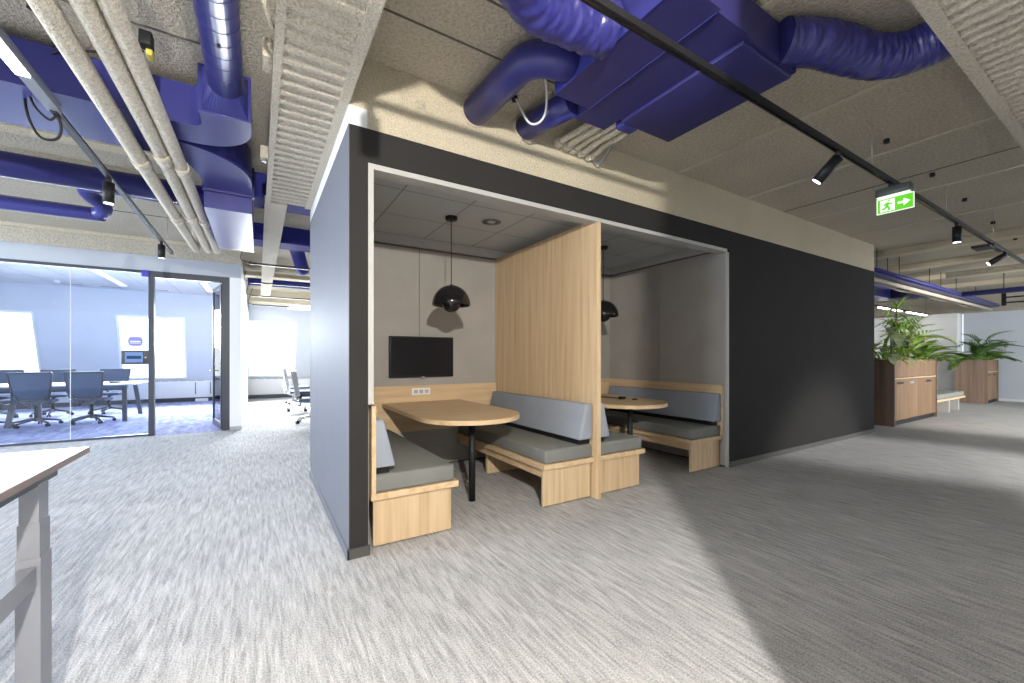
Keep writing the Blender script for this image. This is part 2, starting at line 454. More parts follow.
# ---- pendants
def pendant(x, y, label):
    t = thing('pendant_lamp', label, 'lamp', (x, y, 2.645), 'black dome pendant lamps')
    MB().lathe((x, y, 0), [(.0001, 2.612), (.050, 2.612), (.058, 2.62), (.058, 2.645), (.0001, 2.645)]).build('ceiling_rose', 'black', t)
    MB().tube([(x, y, 1.98), (x, y, 2.615)], .004, 8).build('cord', 'black', t)
    prof = []
    for i in range(13):
        a = (PI / 2) * i / 12; prof.append((.186 * math.sin(a) + 1e-4, 1.785 + .195 * math.cos(a)))
    inner = [(r * .97, z - .004) for r, z in prof[::-1]]
    MB().lathe((x, y, 0), prof + inner, 40).build('shade', 'black_gloss', t)
    MB().sphere((x, y, 1.808), .094, 28).build('lower_globe', 'black_gloss', t)
    MB().tube([(x, y, 1.89), (x, y, 1.985)], .018, 12).build('socket', 'black', t)
pendant(1.605, 3.73, 'black dome pendant lamp above the table with the wall screen')
pendant(3.63, 3.74, 'black dome pendant lamp half hidden behind the oak partition')

# ---- tv, socket plate, ceiling vent
t = thing('wall_screen', 'black flat screen mounted on the grey booth back wall', 'television', (1.62, YB, 1.05))
MB().rbox(1.235, 1.995, YB - .045, YB - .0005, 1.05, 1.515, .006).build('casing', 'black', t)
MB().box(1.25, 1.98, YB - .047, YB - .044, 1.075, 1.50).build('display', 'screen', t)
MB().rbox(1.60, 1.64, YB - .052, YB - .03, 1.040, 1.056, .003).build('logo_lip', 'alu', t)
t = thing('socket_plate', 'white socket plate on the oak board behind the left table', 'socket', (1.6, YB - .018, .83))
MB().rbox(1.492, 1.714, YB - .028, YB - .018, .845, .925, .004).build('plate', 'white', t)
m = MB()
for k in range(3): m.box(1.515 + k * .065, 1.56 + k * .065, YB - .030, YB - .027, .865, .905)
m.build('outlet', 'offwhite', t)
t = thing('ceiling_vent', 'round swirl vent in the tiled booth ceiling beside the pendant', 'vent', (2.0, 3.64, 2.645))
MB().cyl((2.0, 3.64), .11, 2.638, 2.6449, 32).build('plate', 'tiles', t)
m = MB()
for k in range(22):
    a = 2 * PI * k / 22; c, s = math.cos(a), math.sin(a)
    p = lambda r, w: (2.0 + c * r - s * w, 3.64 + s * r + c * w)
    m.prism([p(.045, -.004), p(.098, -.007), p(.098, .007), p(.045, .004)], 2.6365, 2.6385)
m.build('slots', 'black', t)

# ------------------------------------------------------------------ ribbed beams
def ribbed(name, x0, x1, y0, y1, z, along, pitch, label=None):
    """sprayed trough with a corrugated underside; ribs run across the beam"""
    m = MB(); e = .06
    m.box(x0, x1, y0, y1, z + .02, z + .075)
    if along == 'Y':
        m.box(x0, x0 + e * .7, y0, y1, z, z + .03); m.box(x1 - e, x1, y0, y1, z, z + .03)
        n = int((y1 - y0) / pitch)
        for i in range(n):
            c = y0 + (i + .5) * pitch; prof = [(c + pitch * .32 * math.cos(PI * k / 6), z + .024 - .022 * math.sin(PI * k / 6)) for k in range(7)]
            vs = [(x, a, b) for x in (x0 + .02, x1 - .02) for a, b in prof]
            m.add(vs, [(k, k + 1, k + 8, k + 7) for k in range(6)] , True)
    else:
        m.box(x0, x1, y0, y0 + e, z, z + .03); m.box(x0, x1, y1 - e, y1, z, z + .03)
        n = int((x1 - x0) / pitch)
        for i in range(n):
            c = x0 + (i + .5) * pitch; prof = [(c + pitch * .32 * math.cos(PI * k / 6), z + .024 - .022 * math.sin(PI * k / 6)) for k in range(7)]
            vs = [(a, y, b) for y in (y0 + .03, y1 - .03) for a, b in prof]
            m.add(vs, [(k, k + 1, k + 8, k + 7) for k in range(6)], True)
    return struct(name, m, 'spray_light')
ribbed('beam_left_ribbed', .07, .488, .6, 4.93, 2.87, 'Y', .105)
struct('beam_left_hanger', MB().box(.12, .46, .6, 4.93, 2.94, CZ), 'spray_dark')
struct('beam_left_narrow', MB().box(.06, .262, 4.93, 12.5, 2.87, 2.94), 'spray_light')
ribbed('beam_right_ribbed', 1.6, 12.0, .05, .635, 2.87, 'X', .085)
m = MB()
for x in (2.2, 4.6, 7, 9.5): m.box(x, x + .03, .1, .13, 2.94, CZ)
struct('beam_right_hanger', m, 'spray_dark')
m = MB()
for y in (4.42, 4.86): m.box(-7, -.3, y, y + .16, CZ - .09, CZ + .01)
m.box(-7, -.3, 5.62, 5.72, CZ - .06, CZ + .01)
struct('trim_left_slab_ribs', m, 'spray')
# small sprayed bits at the edge of the left ribbed beam
m = MB(); m.rbox(.035, .075, 1.95, 2.12, 2.90, 3.05, .015); m.tube(catmull([(.05, 2.1, 3.0), (.02, 2.2, 2.93), (.06, 2.35, 2.9)], 5), .012, 8)
m.build('conduit_box', 'pipe_spray', label='small sprayed junction box at the edge of the ribbed trough, upper one', cat='junction box')
m = MB(); m.rbox(.02, .075, 2.62, 2.78, 2.92, 3.03, .012)
m.build('conduit_box', 'pipe_spray', label='sprayed junction box on the ribbed trough beside the spiral duct end', cat='junction box')
t = thing('cable_clamp', 'pale clamp with a dark hole on the ribbed trough edge above the blue elbow', 'clamp', (.04, 3.95, 2.9))
MB().rbox(.015, .075, 3.90, 4.02, 2.90, 3.0, .012).build('bracket', 'pipe_spray', t)
MB().cyl((.045, 3.96), .02, 2.885, 2.902, 14).build('ring', 'grey_metal', t)

# ------------------------------------------------------------------ glass meeting room
struct('wall_glass_header', MB().box(-8.5, -.262, GY, GY + .12, 2.69, 2.935), 'header_grey')
struct('beam_glass_wall', MB().box(-8.5, -.25, GY - .03, GY + .25, 2.935, CZ), 'spray_dark')
struct('trim_glass_wall_ledge', MB().box(-8.5, -.25, GY - .09, GY - .03, 3.15, CZ), 'spray')
struct('wall_meeting_right', MB().box(-.45, -.255, GY + .12, 15.0, 0, CZ), 'white')
struct('wall_glass_end', MB().box(-.425, -.255, GY, GY + .12, 0, 2.69), 'white')
struct('baseboard_glass_end', MB().box(-.425, -.247, GY - .012, GY, 0, .06), 'offwhite')
struct('ceiling_meeting_room', MB().box(-8.5, -.45, GY + .12, 14.6, 3.06, 3.10), 'tiles_white')
g = MB(); g.box(-8.4, -2.428, GY + .05, GY + .062, .03, 2.65); g.box(-2.422, -1.515, GY + .05, GY + .062, .03, 2.65)
struct('window_1', g, 'glass')
g = MB(); g.box(-8.5, -1.515, GY + .02, GY + .10, 2.645, 2.69); g.box(-8.5, -1.515, GY + .02, GY + .10, 0, .035)
struct('window_1_frame', g, 'frame')
struct('trim_glass_joint', MB().box(-2.428, -2.422, GY + .05, GY + .062, .035, 2.645), 'white')
g = MB(); g.box(-1.515, -1.445, GY + .0, GY + .11, 0, 2.69); g.box(-.535, -.425, GY, GY + .11, 0, 2.69); g.box(-1.445, -.535, GY, GY + .11, 2.59, 2.69)
struct('door_1_frame', g, 'frame')
# open glass door leaf, hinged on the right
ang = math.radians(78); hx, hy = -.54, GY + .11
dl = thing('door_1', 'open glass door leaf with dark frame swung into the meeting room', 'door', (hx, hy, 0), None, PI - ang, absolute=False)
dl['kind'] = 'structure'
L = .88
m = MB(); m.box(0, .05, -.02, .02, .01, 2.58); m.box(L - .05, L, -.02, .02, .01, 2.58); m.box(.05, L - .05, -.02, .02, 2.52, 2.58); m.box(.05, L - .05, -.02, .02, .01, .12)
m.build('door_frame', 'frame', dl)
MB().box(.05, L - .05, -.006, .006, .12, 2.52).build('door_pane', 'glass', dl)
m = MB(); m.tube([(L - .035, -.07, 1.03), (L - .035, .07, 1.03)], .01, 8); m.tube([(L - .04, .065, 1.03), (L - .16, .065, 1.03)], .01, 8); m.tube([(L - .04, -.065, 1.03), (L - .16, -.065, 1.03)], .01, 8)
m.build('door_handle', 'alu', dl)
# blue tab, room panel, sticker
MB().rbox(-1.60, -1.508, GY - .012, GY + .003, 2.585, 2.69, .003).build('blue_tab', 'tab_blue', label='small blue tab sign on the top of the dark door post', cat='sign')
t = thing('room_panel', 'small lit room booking screen on the glass beside the door post', 'screen', (-1.67, GY, 1.17))
MB().rbox(-1.845, -1.515, GY + .015, GY + .048, 1.17, 1.39, .006).build('casing', 'frame', t)
MB().box(-1.80, -1.585, GY + .011, GY + .016, 1.20, 1.365).build('display', 'screen_lit', t)
MB().box(-1.78, -1.605, GY + .0085, GY + .012, 1.255, 1.305).build('text_bar', 'screen_bar', t)
MB().cyl((0, 0), .012, 0, .01, 12).xform(Matrix.Translation((-1.55, GY + .016, 1.28)) @ Matrix.Rotation(PI / 2, 4, 'X')).build('button', 'alu', t)
t = thing('door_sticker', 'purple rounded room name sticker on the glass above the booking screen', 'sticker', (-1.68, GY, 1.46))
MB().prism([(-1.681 + (.045 if c > 0 else -.045) + .045 * math.copysign(abs(c) ** .8, c), (1.5375) + .075 * sn) for c, sn in [(math.cos(2 * PI * (k + .5) / 28), math.sin(2 * PI * (k + .5) / 28)) for k in range(28)]], 0, .0065).xform(Matrix(((1, 0, 0, 0), (0, 0, 1, GY + .043), (0, 1, 0, 0), (0, 0, 0, 1)))).build('plate', 'purple', t)
m = MB(); m.box(-1.745, -1.617, GY + .041, GY + .0435, 1.528, 1.545); m.box(-1.745, -1.617, GY + .041, GY + .0435, 1.505, 1.515)
m.build('text_lines', 'white', t)

# ---- sloped facade with windows
FY0, FZ0, FS = 15.30, .75, .32
def fpt(x, z, off=0): return (x, FY0 - FS * (z - FZ0) + off, z)
def fquad(m, x0, x1, z0, z1, th=.12, off=0):
    b = [fpt(x0, z0, off), fpt(x1, z0, off), fpt(x1, z0, off + th), fpt(x0, z0, off + th)]
    tt = [fpt(x0, z1, off), fpt(x1, z1, off), fpt(x1, z1, off + th), fpt(x0, z1, off + th)]
    m.hexa(b, tt)
WINS = [(-6.17, -4.70), (-3.22, -1.76), (-.29, 1.06), (2.64, 4.1)]
WZ0, WZ1 = .66, 2.42
m = MB(); edges = [-9] + [e for w in WINS for e in w] + [9]
fquad(m, -9, 9, .62, WZ0); fquad(m, -9, 9, WZ1, 3.22)
for i in range(0, len(edges), 2): fquad(m, edges[i], edges[i + 1], WZ0, WZ1)
m.box(-9, 9, 15.34, 15.46, 0, .62)
struct('wall_facade', m, 'white_grey')
for i, (a, b) in enumerate(WINS):
    m = MB()
    for x0, x1, z0, z1 in ((a, a + .05, WZ0, WZ1), (b - .05, b, WZ0, WZ1), (a + .05, b - .05, WZ0, WZ0 + .05), (a + .05, b - .05, WZ1 - .05, WZ1)): fquad(m, x0, x1, z0, z1, .06, .03)
    w = struct('window_%d_frame' % (i + 2), m, 'window_white')
    m = MB(); fquad(m, a + .05, b - .05, WZ0 + .05, WZ1 - .05, .008, .06); struct('window_%d' % (i + 2), m, 'glass_clear')
    # radiator cabinet below each window
    if i == 3: continue
    t = thing('radiator_cabinet', ['long white radiator cabinet under the leftmost meeting room window', 'long white radiator cabinet under the meeting room window behind the glass door', 'white radiator cabinet below the corridor window', 'white radiator cabinet beyond the dark grey side wall'][i], 'radiator', ((a + b) / 2, 15.2, .1))
    MB().rbox(a - .72, b + .72, 15.10, 15.335, .12, .60, .01).build('casing', 'white', t)
    m = MB()
    for k in range(12): m.box(a - .5 + k * .2, a - .36 + k * .2, 15.15, 15.28, .598, .606)
    m.build('grille', 'grey_metal', t)
    MB().box(a - .70, b + .70, 15.14, 15.335, 0, .12).build('plinth', 'frame', t)
m = MB(); m.tube([(-1.42, 15.08, .40), (-1.42, 15.08, .56)], .012, 8)
t = thing('radiator_valve', 'pair of thin grey handles on the radiator front behind the glass door', 'handle', (-1.4, 15.08, .3))
for x in (-1.55, -1.20): MB().tube([(x, 15.10, .22), (x, 15.07, .24), (x, 15.07, .54), (x, 15.10, .56)], .012, 8).build('handle', 'grey_metal', t)
MB().rbox(-1.55, -1.25, 14.98, 15.09, 0, .09, .01).build('floor_box', 'white', label='small white floor box in front of the radiator behind the door', cat='box')
# vents and lights in the meeting room ceiling
for k, (x, y, lab) in enumerate([(-3.83, 14.05, 'dark slot vent in the meeting room ceiling, further from the door'), (-3.13, 14.05, 'dark slot vent in the meeting room ceiling, middle of the row'), (-2.2, 14.0, 'dark slot vent in the meeting room ceiling nearest the door post')]):
    t = thing('slot_vent', lab, 'vent', (x, y, 3.06), 'ceiling slot vents')
    MB().box(x - .22, x + .22, y - .05, y + .05, 3.052, 3.0599).build('frame', 'white', t)
    MB().box(x - .20, x + .20, y - .04, y + .035, 3.048, 3.053).build('slot', 'frame', t)
MB().lathe((-3.92, 13.5, 0), [(.0001, 2.99), (.05, 3.0), (.06, 3.059), (.0001, 3.059)]).build('smoke_detector', 'white', label='round white smoke detector on the meeting room ceiling', cat='detector')
for k, (x, lab) in enumerate([(-1.1, 'white light strip along the meeting room ceiling above the door'), (-2.82, 'white light strip along the meeting room ceiling above the table')]):
    MB().box(x - .06, x + .06, 9.6, 13.7, 3.045, 3.0599).build('ceiling_strip_light', 'led_soft', label=lab, cat='light', group='meeting room strip lights')

# ---- meeting table
t = thing('meeting_table', 'long white meeting table on slanted grey legs behind the glass', 'table', (-5, 11.9, 0))
MB().rbox(-8.0, -2.16, 11.30, 12.55, .715, .745, .008).build('tabletop', 'white', t)
for (x, xo) in ((-2.35, .08), (-3.85, 0), (-6.0, 0)):
    for (yf, yt) in ((11.1, 11.45), (12.4, 12.3)):
        m = MB(); m.hexa([(x + xo - .035, yf - .03, 0), (x + xo + .035, yf - .03, 0), (x + xo + .035, yf + .03, 0), (x + xo - .035, yf + .03, 0)],
                         [(x - .035, yt - .03, .715), (x + .035, yt - .03, .715), (x + .035, yt + .03, .715), (x - .035, yt + .03, .715)])
        m.build('leg', 'frame', t)
for k, (x, y, lab) in enumerate([(-3.6, 11.75, 'dark phone dock lying on the meeting table beside the front chairs'), (-2.55, 11.75, 'small dark remote near the table end by the door')]):
    MB().rbox(x - .09, x + .09, y - .05, y + .05, .745, .78, .01).build('table_device', 'black', label=lab, cat='device')

# ---- office chairs
def office_chair(label, group, mesh_m, seat_m, frame_m):
    t = thing('office_chair', label, 'chair', (0, 0, 0), group, 0, absolute=False)
    # local: occupant faces +Y, backrest at -Y
    m = MB(); m.rbox(-.25, .25, -.22, .26, .42, .48, .025); m.build('seat', seat_m, t)
    W0, W1 = .22, .27
    def bp(u, z): return (u, -.25 - .20 * (z - .5) - .05 * math.cos(u / .27 * PI / 2), z)
    m = MB(); vs = []; fs = []; nx, nz = 9, 7
    for j in range(nz):
        z = .53 + .46 * j / (nz - 1); w = W0 + (W1 - W0) * j / (nz - 1)
        for i in range(nx):
            u = -w + 2 * w * i / (nx - 1); vs.append(bp(u, z))
    nv = len(vs); vs += [(x, y + .012, z) for x, y, z in vs]
    for j in range(nz - 1):
        for i in range(nx - 1):
            a = j * nx + i; fs.append((a, a + 1, a + nx + 1, a + nx)); fs.append((nv + a, nv + a + nx, nv + a + nx + 1, nv + a + 1))
    m.add(vs, fs, True); bk = m.build('backrest', mesh_m, t)
    m = MB(); path = [bp(-W0, .52), bp(-W1, 1.0), bp(0, 1.0), bp(W1, 1.0), bp(W0, .52), bp(0, .52)]
    ring = []
    ring += [bp(-W0 - (W1 - W0) * k / 6, .52 + .48 * k / 6) for k in range(7)] + [bp(-W1 + 2 * W1 * k / 8, 1.0) for k in range(1, 8)] + [bp(W1 - (W1 - W0) * k / 6, 1.0 - .48 * k / 6) for k in range(7)] + [bp(W0 - 2 * W0 * k / 8, .52) for k in range(1, 8)]
    m.tube(ring, .016, 8, closed=True); m.build('backrest_frame', frame_m, bk)
    m = MB(); m.tube(catmull([(-.2, -.31, .58), (-.12, -.34, .46), (0, -.22, .40), (.12, -.34, .46), (.2, -.31, .58)], 5), .018, 8)
    m.tube([(0, -.24, .41), (0, .0, .40)], .03, 8); m.build('back_support', frame_m, t)
    MB().cyl((0, 0), .028, .09, .42, 14).build('gas_column', 'black', t)
    for k in range(5):
        a = 2 * PI * k / 5 + .35; c, s_ = math.cos(a), math.sin(a)
        m = MB(); m.tube([(c * .02, s_ * .02, .135), (c * .32, s_ * .32, .075)], .02, 8, rad=[.026, .016]); lg = m.build('base_leg', frame_m, t)
        m = MB()
        for d in (-.018, .018):
            m.tube([(c * .32 - s_ * (d - .009), s_ * .32 + c * (d - .009), .03), (c * .32 - s_ * (d + .009), s_ * .32 + c * (d + .009), .03)], .03, 12)
        m.tube([(c * .32, s_ * .32, .03), (c * .32, s_ * .32, .075)], .008, 6)
        m.build('caster', 'black', lg)
    return t
G1 = 'dark mesh chairs around the meeting table'
ch = office_chair('dark blue mesh office chair with its back to the glass, second from the door', G1, 'mesh_blue', 'seat_blue', 'frame')
ch.location = (-3.53, 11.22, 0); ch.rotation_euler = (0, 0, .10)
dup(ch, (-2.78, 11.22, 0), -.06, 'dark blue mesh office chair with its back to the glass, nearest the door')
dup(ch, (-4.17, 11.22, 0), .05, 'dark office chair cut by the left picture edge, back to the glass')
dup(ch, (-4.66, 13.0, 0), PI, 'dark office chair across the meeting table, behind the left end of view')
dup(ch, (-3.83, 13.0, 0), PI + .05, 'dark office chair across the meeting table between the two front chairs')
dup(ch, (-2.93, 13.0, 0), PI - .1, 'dark office chair across the meeting table nearest the window edge')
G2 = 'pale mesh chairs along the corridor'
c2 = office_chair('pale mesh office chair in the middle of the corridor row', G2, 'mesh_white', 'seat_blue', 'alu')
c2.location = (.88, 11.2, 0); c2.rotation_euler = (0, 0, -PI / 2 - .1)
dup(c2, (.95, 12.9, 0), -PI / 2 + .1, 'pale mesh office chair nearest the corridor window')
dup(c2, (.93, 9.05, 0), -PI / 2 - .2, 'pale office chair mostly hidden by the grey side wall, only wheels showing')

# ------------------------------------------------------------------ left ceiling services
def blue_rect_elbow(m, cx, cy, r0, r1, a0, a1, z0, z1, n=10):
    """flat rectangular duct bend about (cx, cy)"""
    for k in range(n):
        t0 = a0 + (a1 - a0) * k / n; t1 = a0 + (a1 - a0) * (k + 1) / n
        q = [(cx + r * math.cos(a), cy + r * math.sin(a)) for r, a in ((r0, t0), (r1, t0), (r1, t1), (r0, t1))]
        m.prism(q, z0, z1)
    return m
AZ0, AZ1 = 2.85, 3.12
t = thing('rectangular_duct', 'wide flat blue air duct splitting into two curved bends above the pipes', 'duct', (-2, 3.8, AZ0))
MB().box(-7, -.62, 3.52, 4.14, AZ0, AZ1).build('main_run', 'blue', t)
m = MB(); m.box(-.62, -.40, 3.52, 3.80, AZ0, AZ1); blue_rect_elbow(m, -.40, 3.44, .08, .36, PI / 2, 0, AZ0, AZ1); m.box(-.32, -.04, 3.30, 3.44, AZ0, AZ1)
m.build('near_bend', 'blue', t)
m = MB(); m.hexa([(-.62, 3.86, AZ0), (-.62, 4.14, AZ0), (-.42, 4.75, AZ0), (-.05, 4.75, AZ0)][::1], [(-.62, 3.86, AZ1), (-.62, 4.14, AZ1), (-.42, 4.75, AZ1), (-.05, 4.75, AZ1)])
m = MB()
outer = [(-.62, 3.82)] + [(-.62 + .57 * math.sin(PI / 2 * k / 10), 4.42 - .60 * math.cos(PI / 2 * k / 10)) for k in range(1, 11)] + [(-.05, 4.75)]
inner = [(-.42, 4.75)] + [(-.62 + .20 * math.cos(PI / 2 * k / 8), 4.38 - .22 * math.sin(PI / 2 * k / 8)) for k in range(9)][:-1] + [(-.62, 4.14)]
inner = [(-.42, 4.75), (-.43, 4.45), (-.47, 4.28), (-.54, 4.18), (-.62, 4.14)]
m.prism(outer + inner, AZ0, AZ1); m.build('far_bend', 'blue', t)
MB().box(-.44, -.03, 4.74, 4.77, AZ0 - .02, AZ1).build('flange', 'blue', t)
for (x, y) in ((-4.0, 3.8), (-1.6, 3.8), (-.25, 4.7)): MB().tube([(x, y, 3.1), (x, y, CZ)], .006, 6).build('hanger_rod', 'alu', t)
t = thing('duct_attenuator', 'lower blue duct box with pale underside beside the narrow beige trough', 'duct', (-.25, 5.6, 2.7))
m = MB(); x0, x1 = -.43, -.05
prof = [(4.78, 3.06), (4.78, 2.68)] + [(6.45 + .3 * math.sin(PI / 2 * k / 6), 2.98 - .3 * math.cos(PI / 2 * k / 6)) for k in range(7)] + [(6.75, 3.06)]
vs = [(x, y, z) for x in (x0, x1) for y, z in prof]; n = len(prof)
m.add(vs, [tuple(range(n)), tuple(range(n, 2 * n))[::-1]] + [(i, (i + 1) % n, n + (i + 1) % n, n + i) for i in range(n)])
m.build('casing', 'blue', t)
for y in (5.0, 6.3): MB().tube([(-.25, y, 3.05), (-.25, y, CZ)], .006, 6).build('hanger_rod', 'alu', t)
t = thing('spiral_duct', 'round blue duct with ring seams running towards the ribbed trough', 'duct', (-.16, 2, 2.9))
AX = -.172
MB().tube([(AX, .2, 2.98), (AX, 3.12, 2.98)], .094, 32).build('tube', 'blue', t)
for k in range(18):
    y = 1.15 + k * .105
    ring = MB(); ring.tube([(AX + .0935 * math.cos(2 * PI * i / 28), y, 2.98 + .0935 * math.sin(2 * PI * i / 28)) for i in range(28)], .0022, 6, closed=True); ring.build('seam_ring', 'blue_dark', t)
m = MB(); nn = 48; vs = []
for i in range(nn): a = 2 * PI * i / nn; vs.append((AX + .094 * math.cos(a), 3.12, 2.98 + .094 * math.sin(a)))
for i in range(nn):
    a = 2 * PI * i / nn; c, s_ = math.cos(a), math.sin(a); k = 1 / max(abs(c), abs(s_)); vs.append((-.182 + .128 * c * k, 3.27, AZ0 + .135 + .14 * s_ * k))
m.add(vs, [(i, (i + 1) % nn, nn + (i + 1) % nn, nn + i) for i in range(nn)]); m.build('transition', 'blue', t)
MB().box(-.325, -.04, 3.26, 3.30, AZ0 - .012, AZ1 + .02).build('flange', 'blue', t)
for y in (1.4, 2.7): MB().tube([(AX, y, 3.06), (AX, y, CZ)], .005, 6).build('hanger_rod', 'alu', t)
MB().cyl((AX, 2.6), .008, 2.87, 2.89, 8).build('test_plug', 'black', t)
# round blue pipes along X
MB().tube([(-7.5, 5.25, 2.92), (-.44, 5.25, 2.92)], .105, 24).build('round_duct', 'blue', label='large round blue pipe crossing behind the beige pipes', cat='duct')
m = MB(); m.tube(catmull([(-7.5, 6.35, 2.87), (-4, 6.35, 2.87), (-1.75, 6.35, 2.87), (-1.52, 6.33, 2.88), (-1.44, 6.2, 2.93), (-1.52, 6.05, 3.0), (-1.50, 5.92, 3.04), (-1.35, 5.88, 3.05), (-.9, 5.88, 3.05), (-.44, 5.88, 3.05)], 6), .070, 18)
m.build('round_duct', 'blue', label='slim blue pipe with an S-bend behind the hanging black spotlight', cat='duct')
MB().rbox(-2.1, -1.93, 3.54, 3.7, 2.70, 2.8499, .02).build('blue_fitting', 'blue_dark', label='small dark blue fitting at the left picture edge below the flat duct', cat='fitting')
# ducts over the corridor
MB().box(-.04, 3.2, 5.03, 5.40, 2.945, CZ - .0005).build('corridor_duct', 'blue_matte', label='flat dark blue duct crossing behind the ribbed trough end', cat='duct')
MB().box(-.30, 3.2, 6.9, 7.3, 2.955, CZ - .0005).build('corridor_duct', 'blue_matte', label='second flat blue duct crossing the corridor ceiling, pale underside', cat='duct')
m = MB(); m.tube(catmull([(.50, 7.35, 3.10), (.55, 7.7, 3.06), (.68, 8.3, 2.86)], 6), .11, 18); m.build('corridor_duct_outlet', 'blue_matte', label='short round blue duct outlet pointing down above the corridor', cat='duct')
MB().tube([(-.2, 11.2, 3.06), (3.2, 11.2, 3.06)], .115, 18).build('corridor_pipe', 'blue_matte', label='round blue pipe crossing far along the corridor ceiling', cat='duct')
MB().tube([(-.22, 9.3, 2.98), (3.0, 9.3, 2.98)], .05, 12).build('corridor_pipe', 'pipe_spray', label='beige pipe crossing the corridor ceiling near the white wall end', cat='pipe')
struct('beam_corridor', MB().box(-.25, 5, 9.9, 10.2, 2.95, CZ), 'spray')
struct('beam_corridor_far', MB().box(-.25, 5, 13.6, 14.3, 2.86, CZ), 'spray')
for k, (y, z, lab) in enumerate([(7.75, 2.76, 'black cable rail across the corridor ceiling, nearest of four'), (9.7, 2.76, 'black cable rail across the corridor ceiling, second of four'), (11.6, 2.74, 'black cable rail across the corridor ceiling, third of four'), (13.4, 2.72, 'black cable rail across the corridor ceiling, furthest of four')]):
    t = thing('ceiling_rail', lab, 'rail', (1, y, z), 'corridor ceiling rails')
    MB().box(-.13, 3.0, y - .018, y + .018, z, z + .03).build('bar', 'black', t)
    m = MB(); m.tube(catmull([(-.12, y, z + .02), (-.22, y, z + .06), (-.22, y, z + .16), (-.12, y, CZ)], 5), .006, 6); m.build('feed_cable', 'black', t)
    MB().tube([(1.4, y, z + .02), (1.4, y, CZ)], .003, 6).build('hanger', 'black', t)
for k, (y, lab) in enumerate([(12.5, 'white strip light above the corridor, nearer of two'), (13.2, 'white strip light above the corridor window')]):
    t = thing('corridor_light', lab, 'light', (1.4, y, 2.66)); MB().box(.72, 2.2, y, y + .06, 2.66, 2.69).build('diffuser', 'led', t); MB().box(.72, 2.2, y, y + .06, 2.69, 2.715).build('housing', 'white', t)
    for x in (.9, 2.0): MB().tube([(x, y + .03, 2.71), (x, y + .03, 2.87 if y > 13 else CZ)], .003, 6).build('hanger_wire', 'alu', t)

# insulated beige pipes along Y, turning up into the slab at their far end
PP = [([(-.785, .3), (-.779, 2.5), (-.768, 4.1), (-.735, 7.05)], .050, 'leftmost of three thick beige insulated ceiling pipes'),
      ([(-.64, .3), (-.632, 2.4), (-.610, 3.9), (-.60, 7.03)], .047, 'middle one of three beige insulated ceiling pipes'),
      ([(-.54, .3), (-.533, 2.4), (-.515, 4.1), (-.50, 7.03)], .042, 'rightmost of three beige insulated ceiling pipes')]
for k, (pp, r, lab) in enumerate(PP):
    t = thing('insulated_pipe', lab, 'pipe', (pp[0][0], 4, 2.78), 'beige insulated pipes')
    e = pp[-1]; pz = 2.782
    path = [(x, y, pz) for x, y in pp] + [(e[0] + .005, e[1] + .13, pz), (e[0] + .005, e[1] + .14, CZ)]
    MB().tube(elbow_path(path, .12, 6), r, 16).build('tube', 'pipe_spray', t)
    for f in (0.0, .5):
        a, b = Vector((*pp[2], pz)), Vector((*pp[3], pz)); d = (b - a).normalized(); c = a.lerp(b, f) + d * .1
        MB().tube([c - d * .07, c + d * .07], r + .009, 16).build('collar', 'pipe_spray', t)
    MB().tube([(pp[1][0], 2.2 + .1 * k, pz), (pp[1][0], 2.2 + .1 * k, CZ)], .006, 6).build('hanger_rod', 'pipe_spray', t)
MB().tube([(-.47, .4, 3.10), (-.47, 2.45, 3.10), (-.44, 2.75, 3.12)], .022, 10).build('thin_pipe', 'pipe_spray', label='thin beige conduit beside the rightmost insulated pipe', cat='pipe')
t = thing('pipe_clamp', 'dark pipe clamp with a yellow tag beside the beige pipes', 'clamp', (-.53, 3.05, 3.0))
MB().rbox(-.56, -.50, 2.99, 3.06, 3.0, 3.08, .01).build('bracket', 'black', t)
MB().rbox(-.535, -.505, 3.03, 3.10, 2.97, 3.03, .008).build('tag', 'yellow', t)

# ---- left track with LED bar and spots
TX, TZ = -1.06, 2.77
t = thing('lighting_track', 'dark ceiling track running to the glass wall with a bright bar at its near end', 'track light', (TX, 5, TZ))
MB().box(TX - .018, TX + .018, 3.6, 7.65, TZ, TZ + .035).build('rail', 'black', t)
MB().box(TX + .0185, TX + .0205, 3.6, 7.65, TZ + .004, TZ + .014).build('rail_edge', 'alu', t)
MB().box(TX - .030, TX + .030, 1.0, 3.62, TZ + .005, TZ + .06).build('light_housing', 'grey_metal', t)
MB().box(TX - .027, TX + .027, 1.0, 3.22, TZ - .006, TZ + .006).build('diffuser', 'led', t)
for y in (4.1, 5.6, 7.3): MB().tube([(TX, y, TZ + .03), (TX, y, CZ)], .002, 6).build('hanger_wire', 'alu', t)
def spot(label, x, y, ztop, tilt=0., yaw=0., L=.165, r=.038, tr=True):
    t = thing('track_spotlight', label, 'spotlight', (x, y, ztop), 'black cylinder track spotlights')
    MB().rbox(x - .016, x + .016, y - .016, y + .016, ztop - .035, ztop - .0005, .003).build('adapter', 'black', t)
    Mx = Matrix.Translation((x, y, ztop - .04)) @ Matrix.Rotation(yaw, 4, 'Z') @ Matrix.Rotation(tilt, 4, 'Y')
    m = MB(); m.cyl((0, 0), r, -L, 0, 24); m.xform(Mx); b = m.build('body', 'black', t)
    m = MB(); m.cyl((0, 0), r * .84, -L - .003, -L + .001, 24); m.xform(Mx); m.build('lens', 'spot_glow', b)
    return t
spot('black cylinder spotlight hanging straight down before the blue S-bend pipe', TX, 4.69, TZ, 0, 0, .17)
spot('black cylinder spotlight just above the glass wall header', TX, 6.9, TZ, 0, 0, .17)
t = thing('power_cable', 'looped black power cable hanging from the left track', 'cable', (TX, 3.9, TZ))
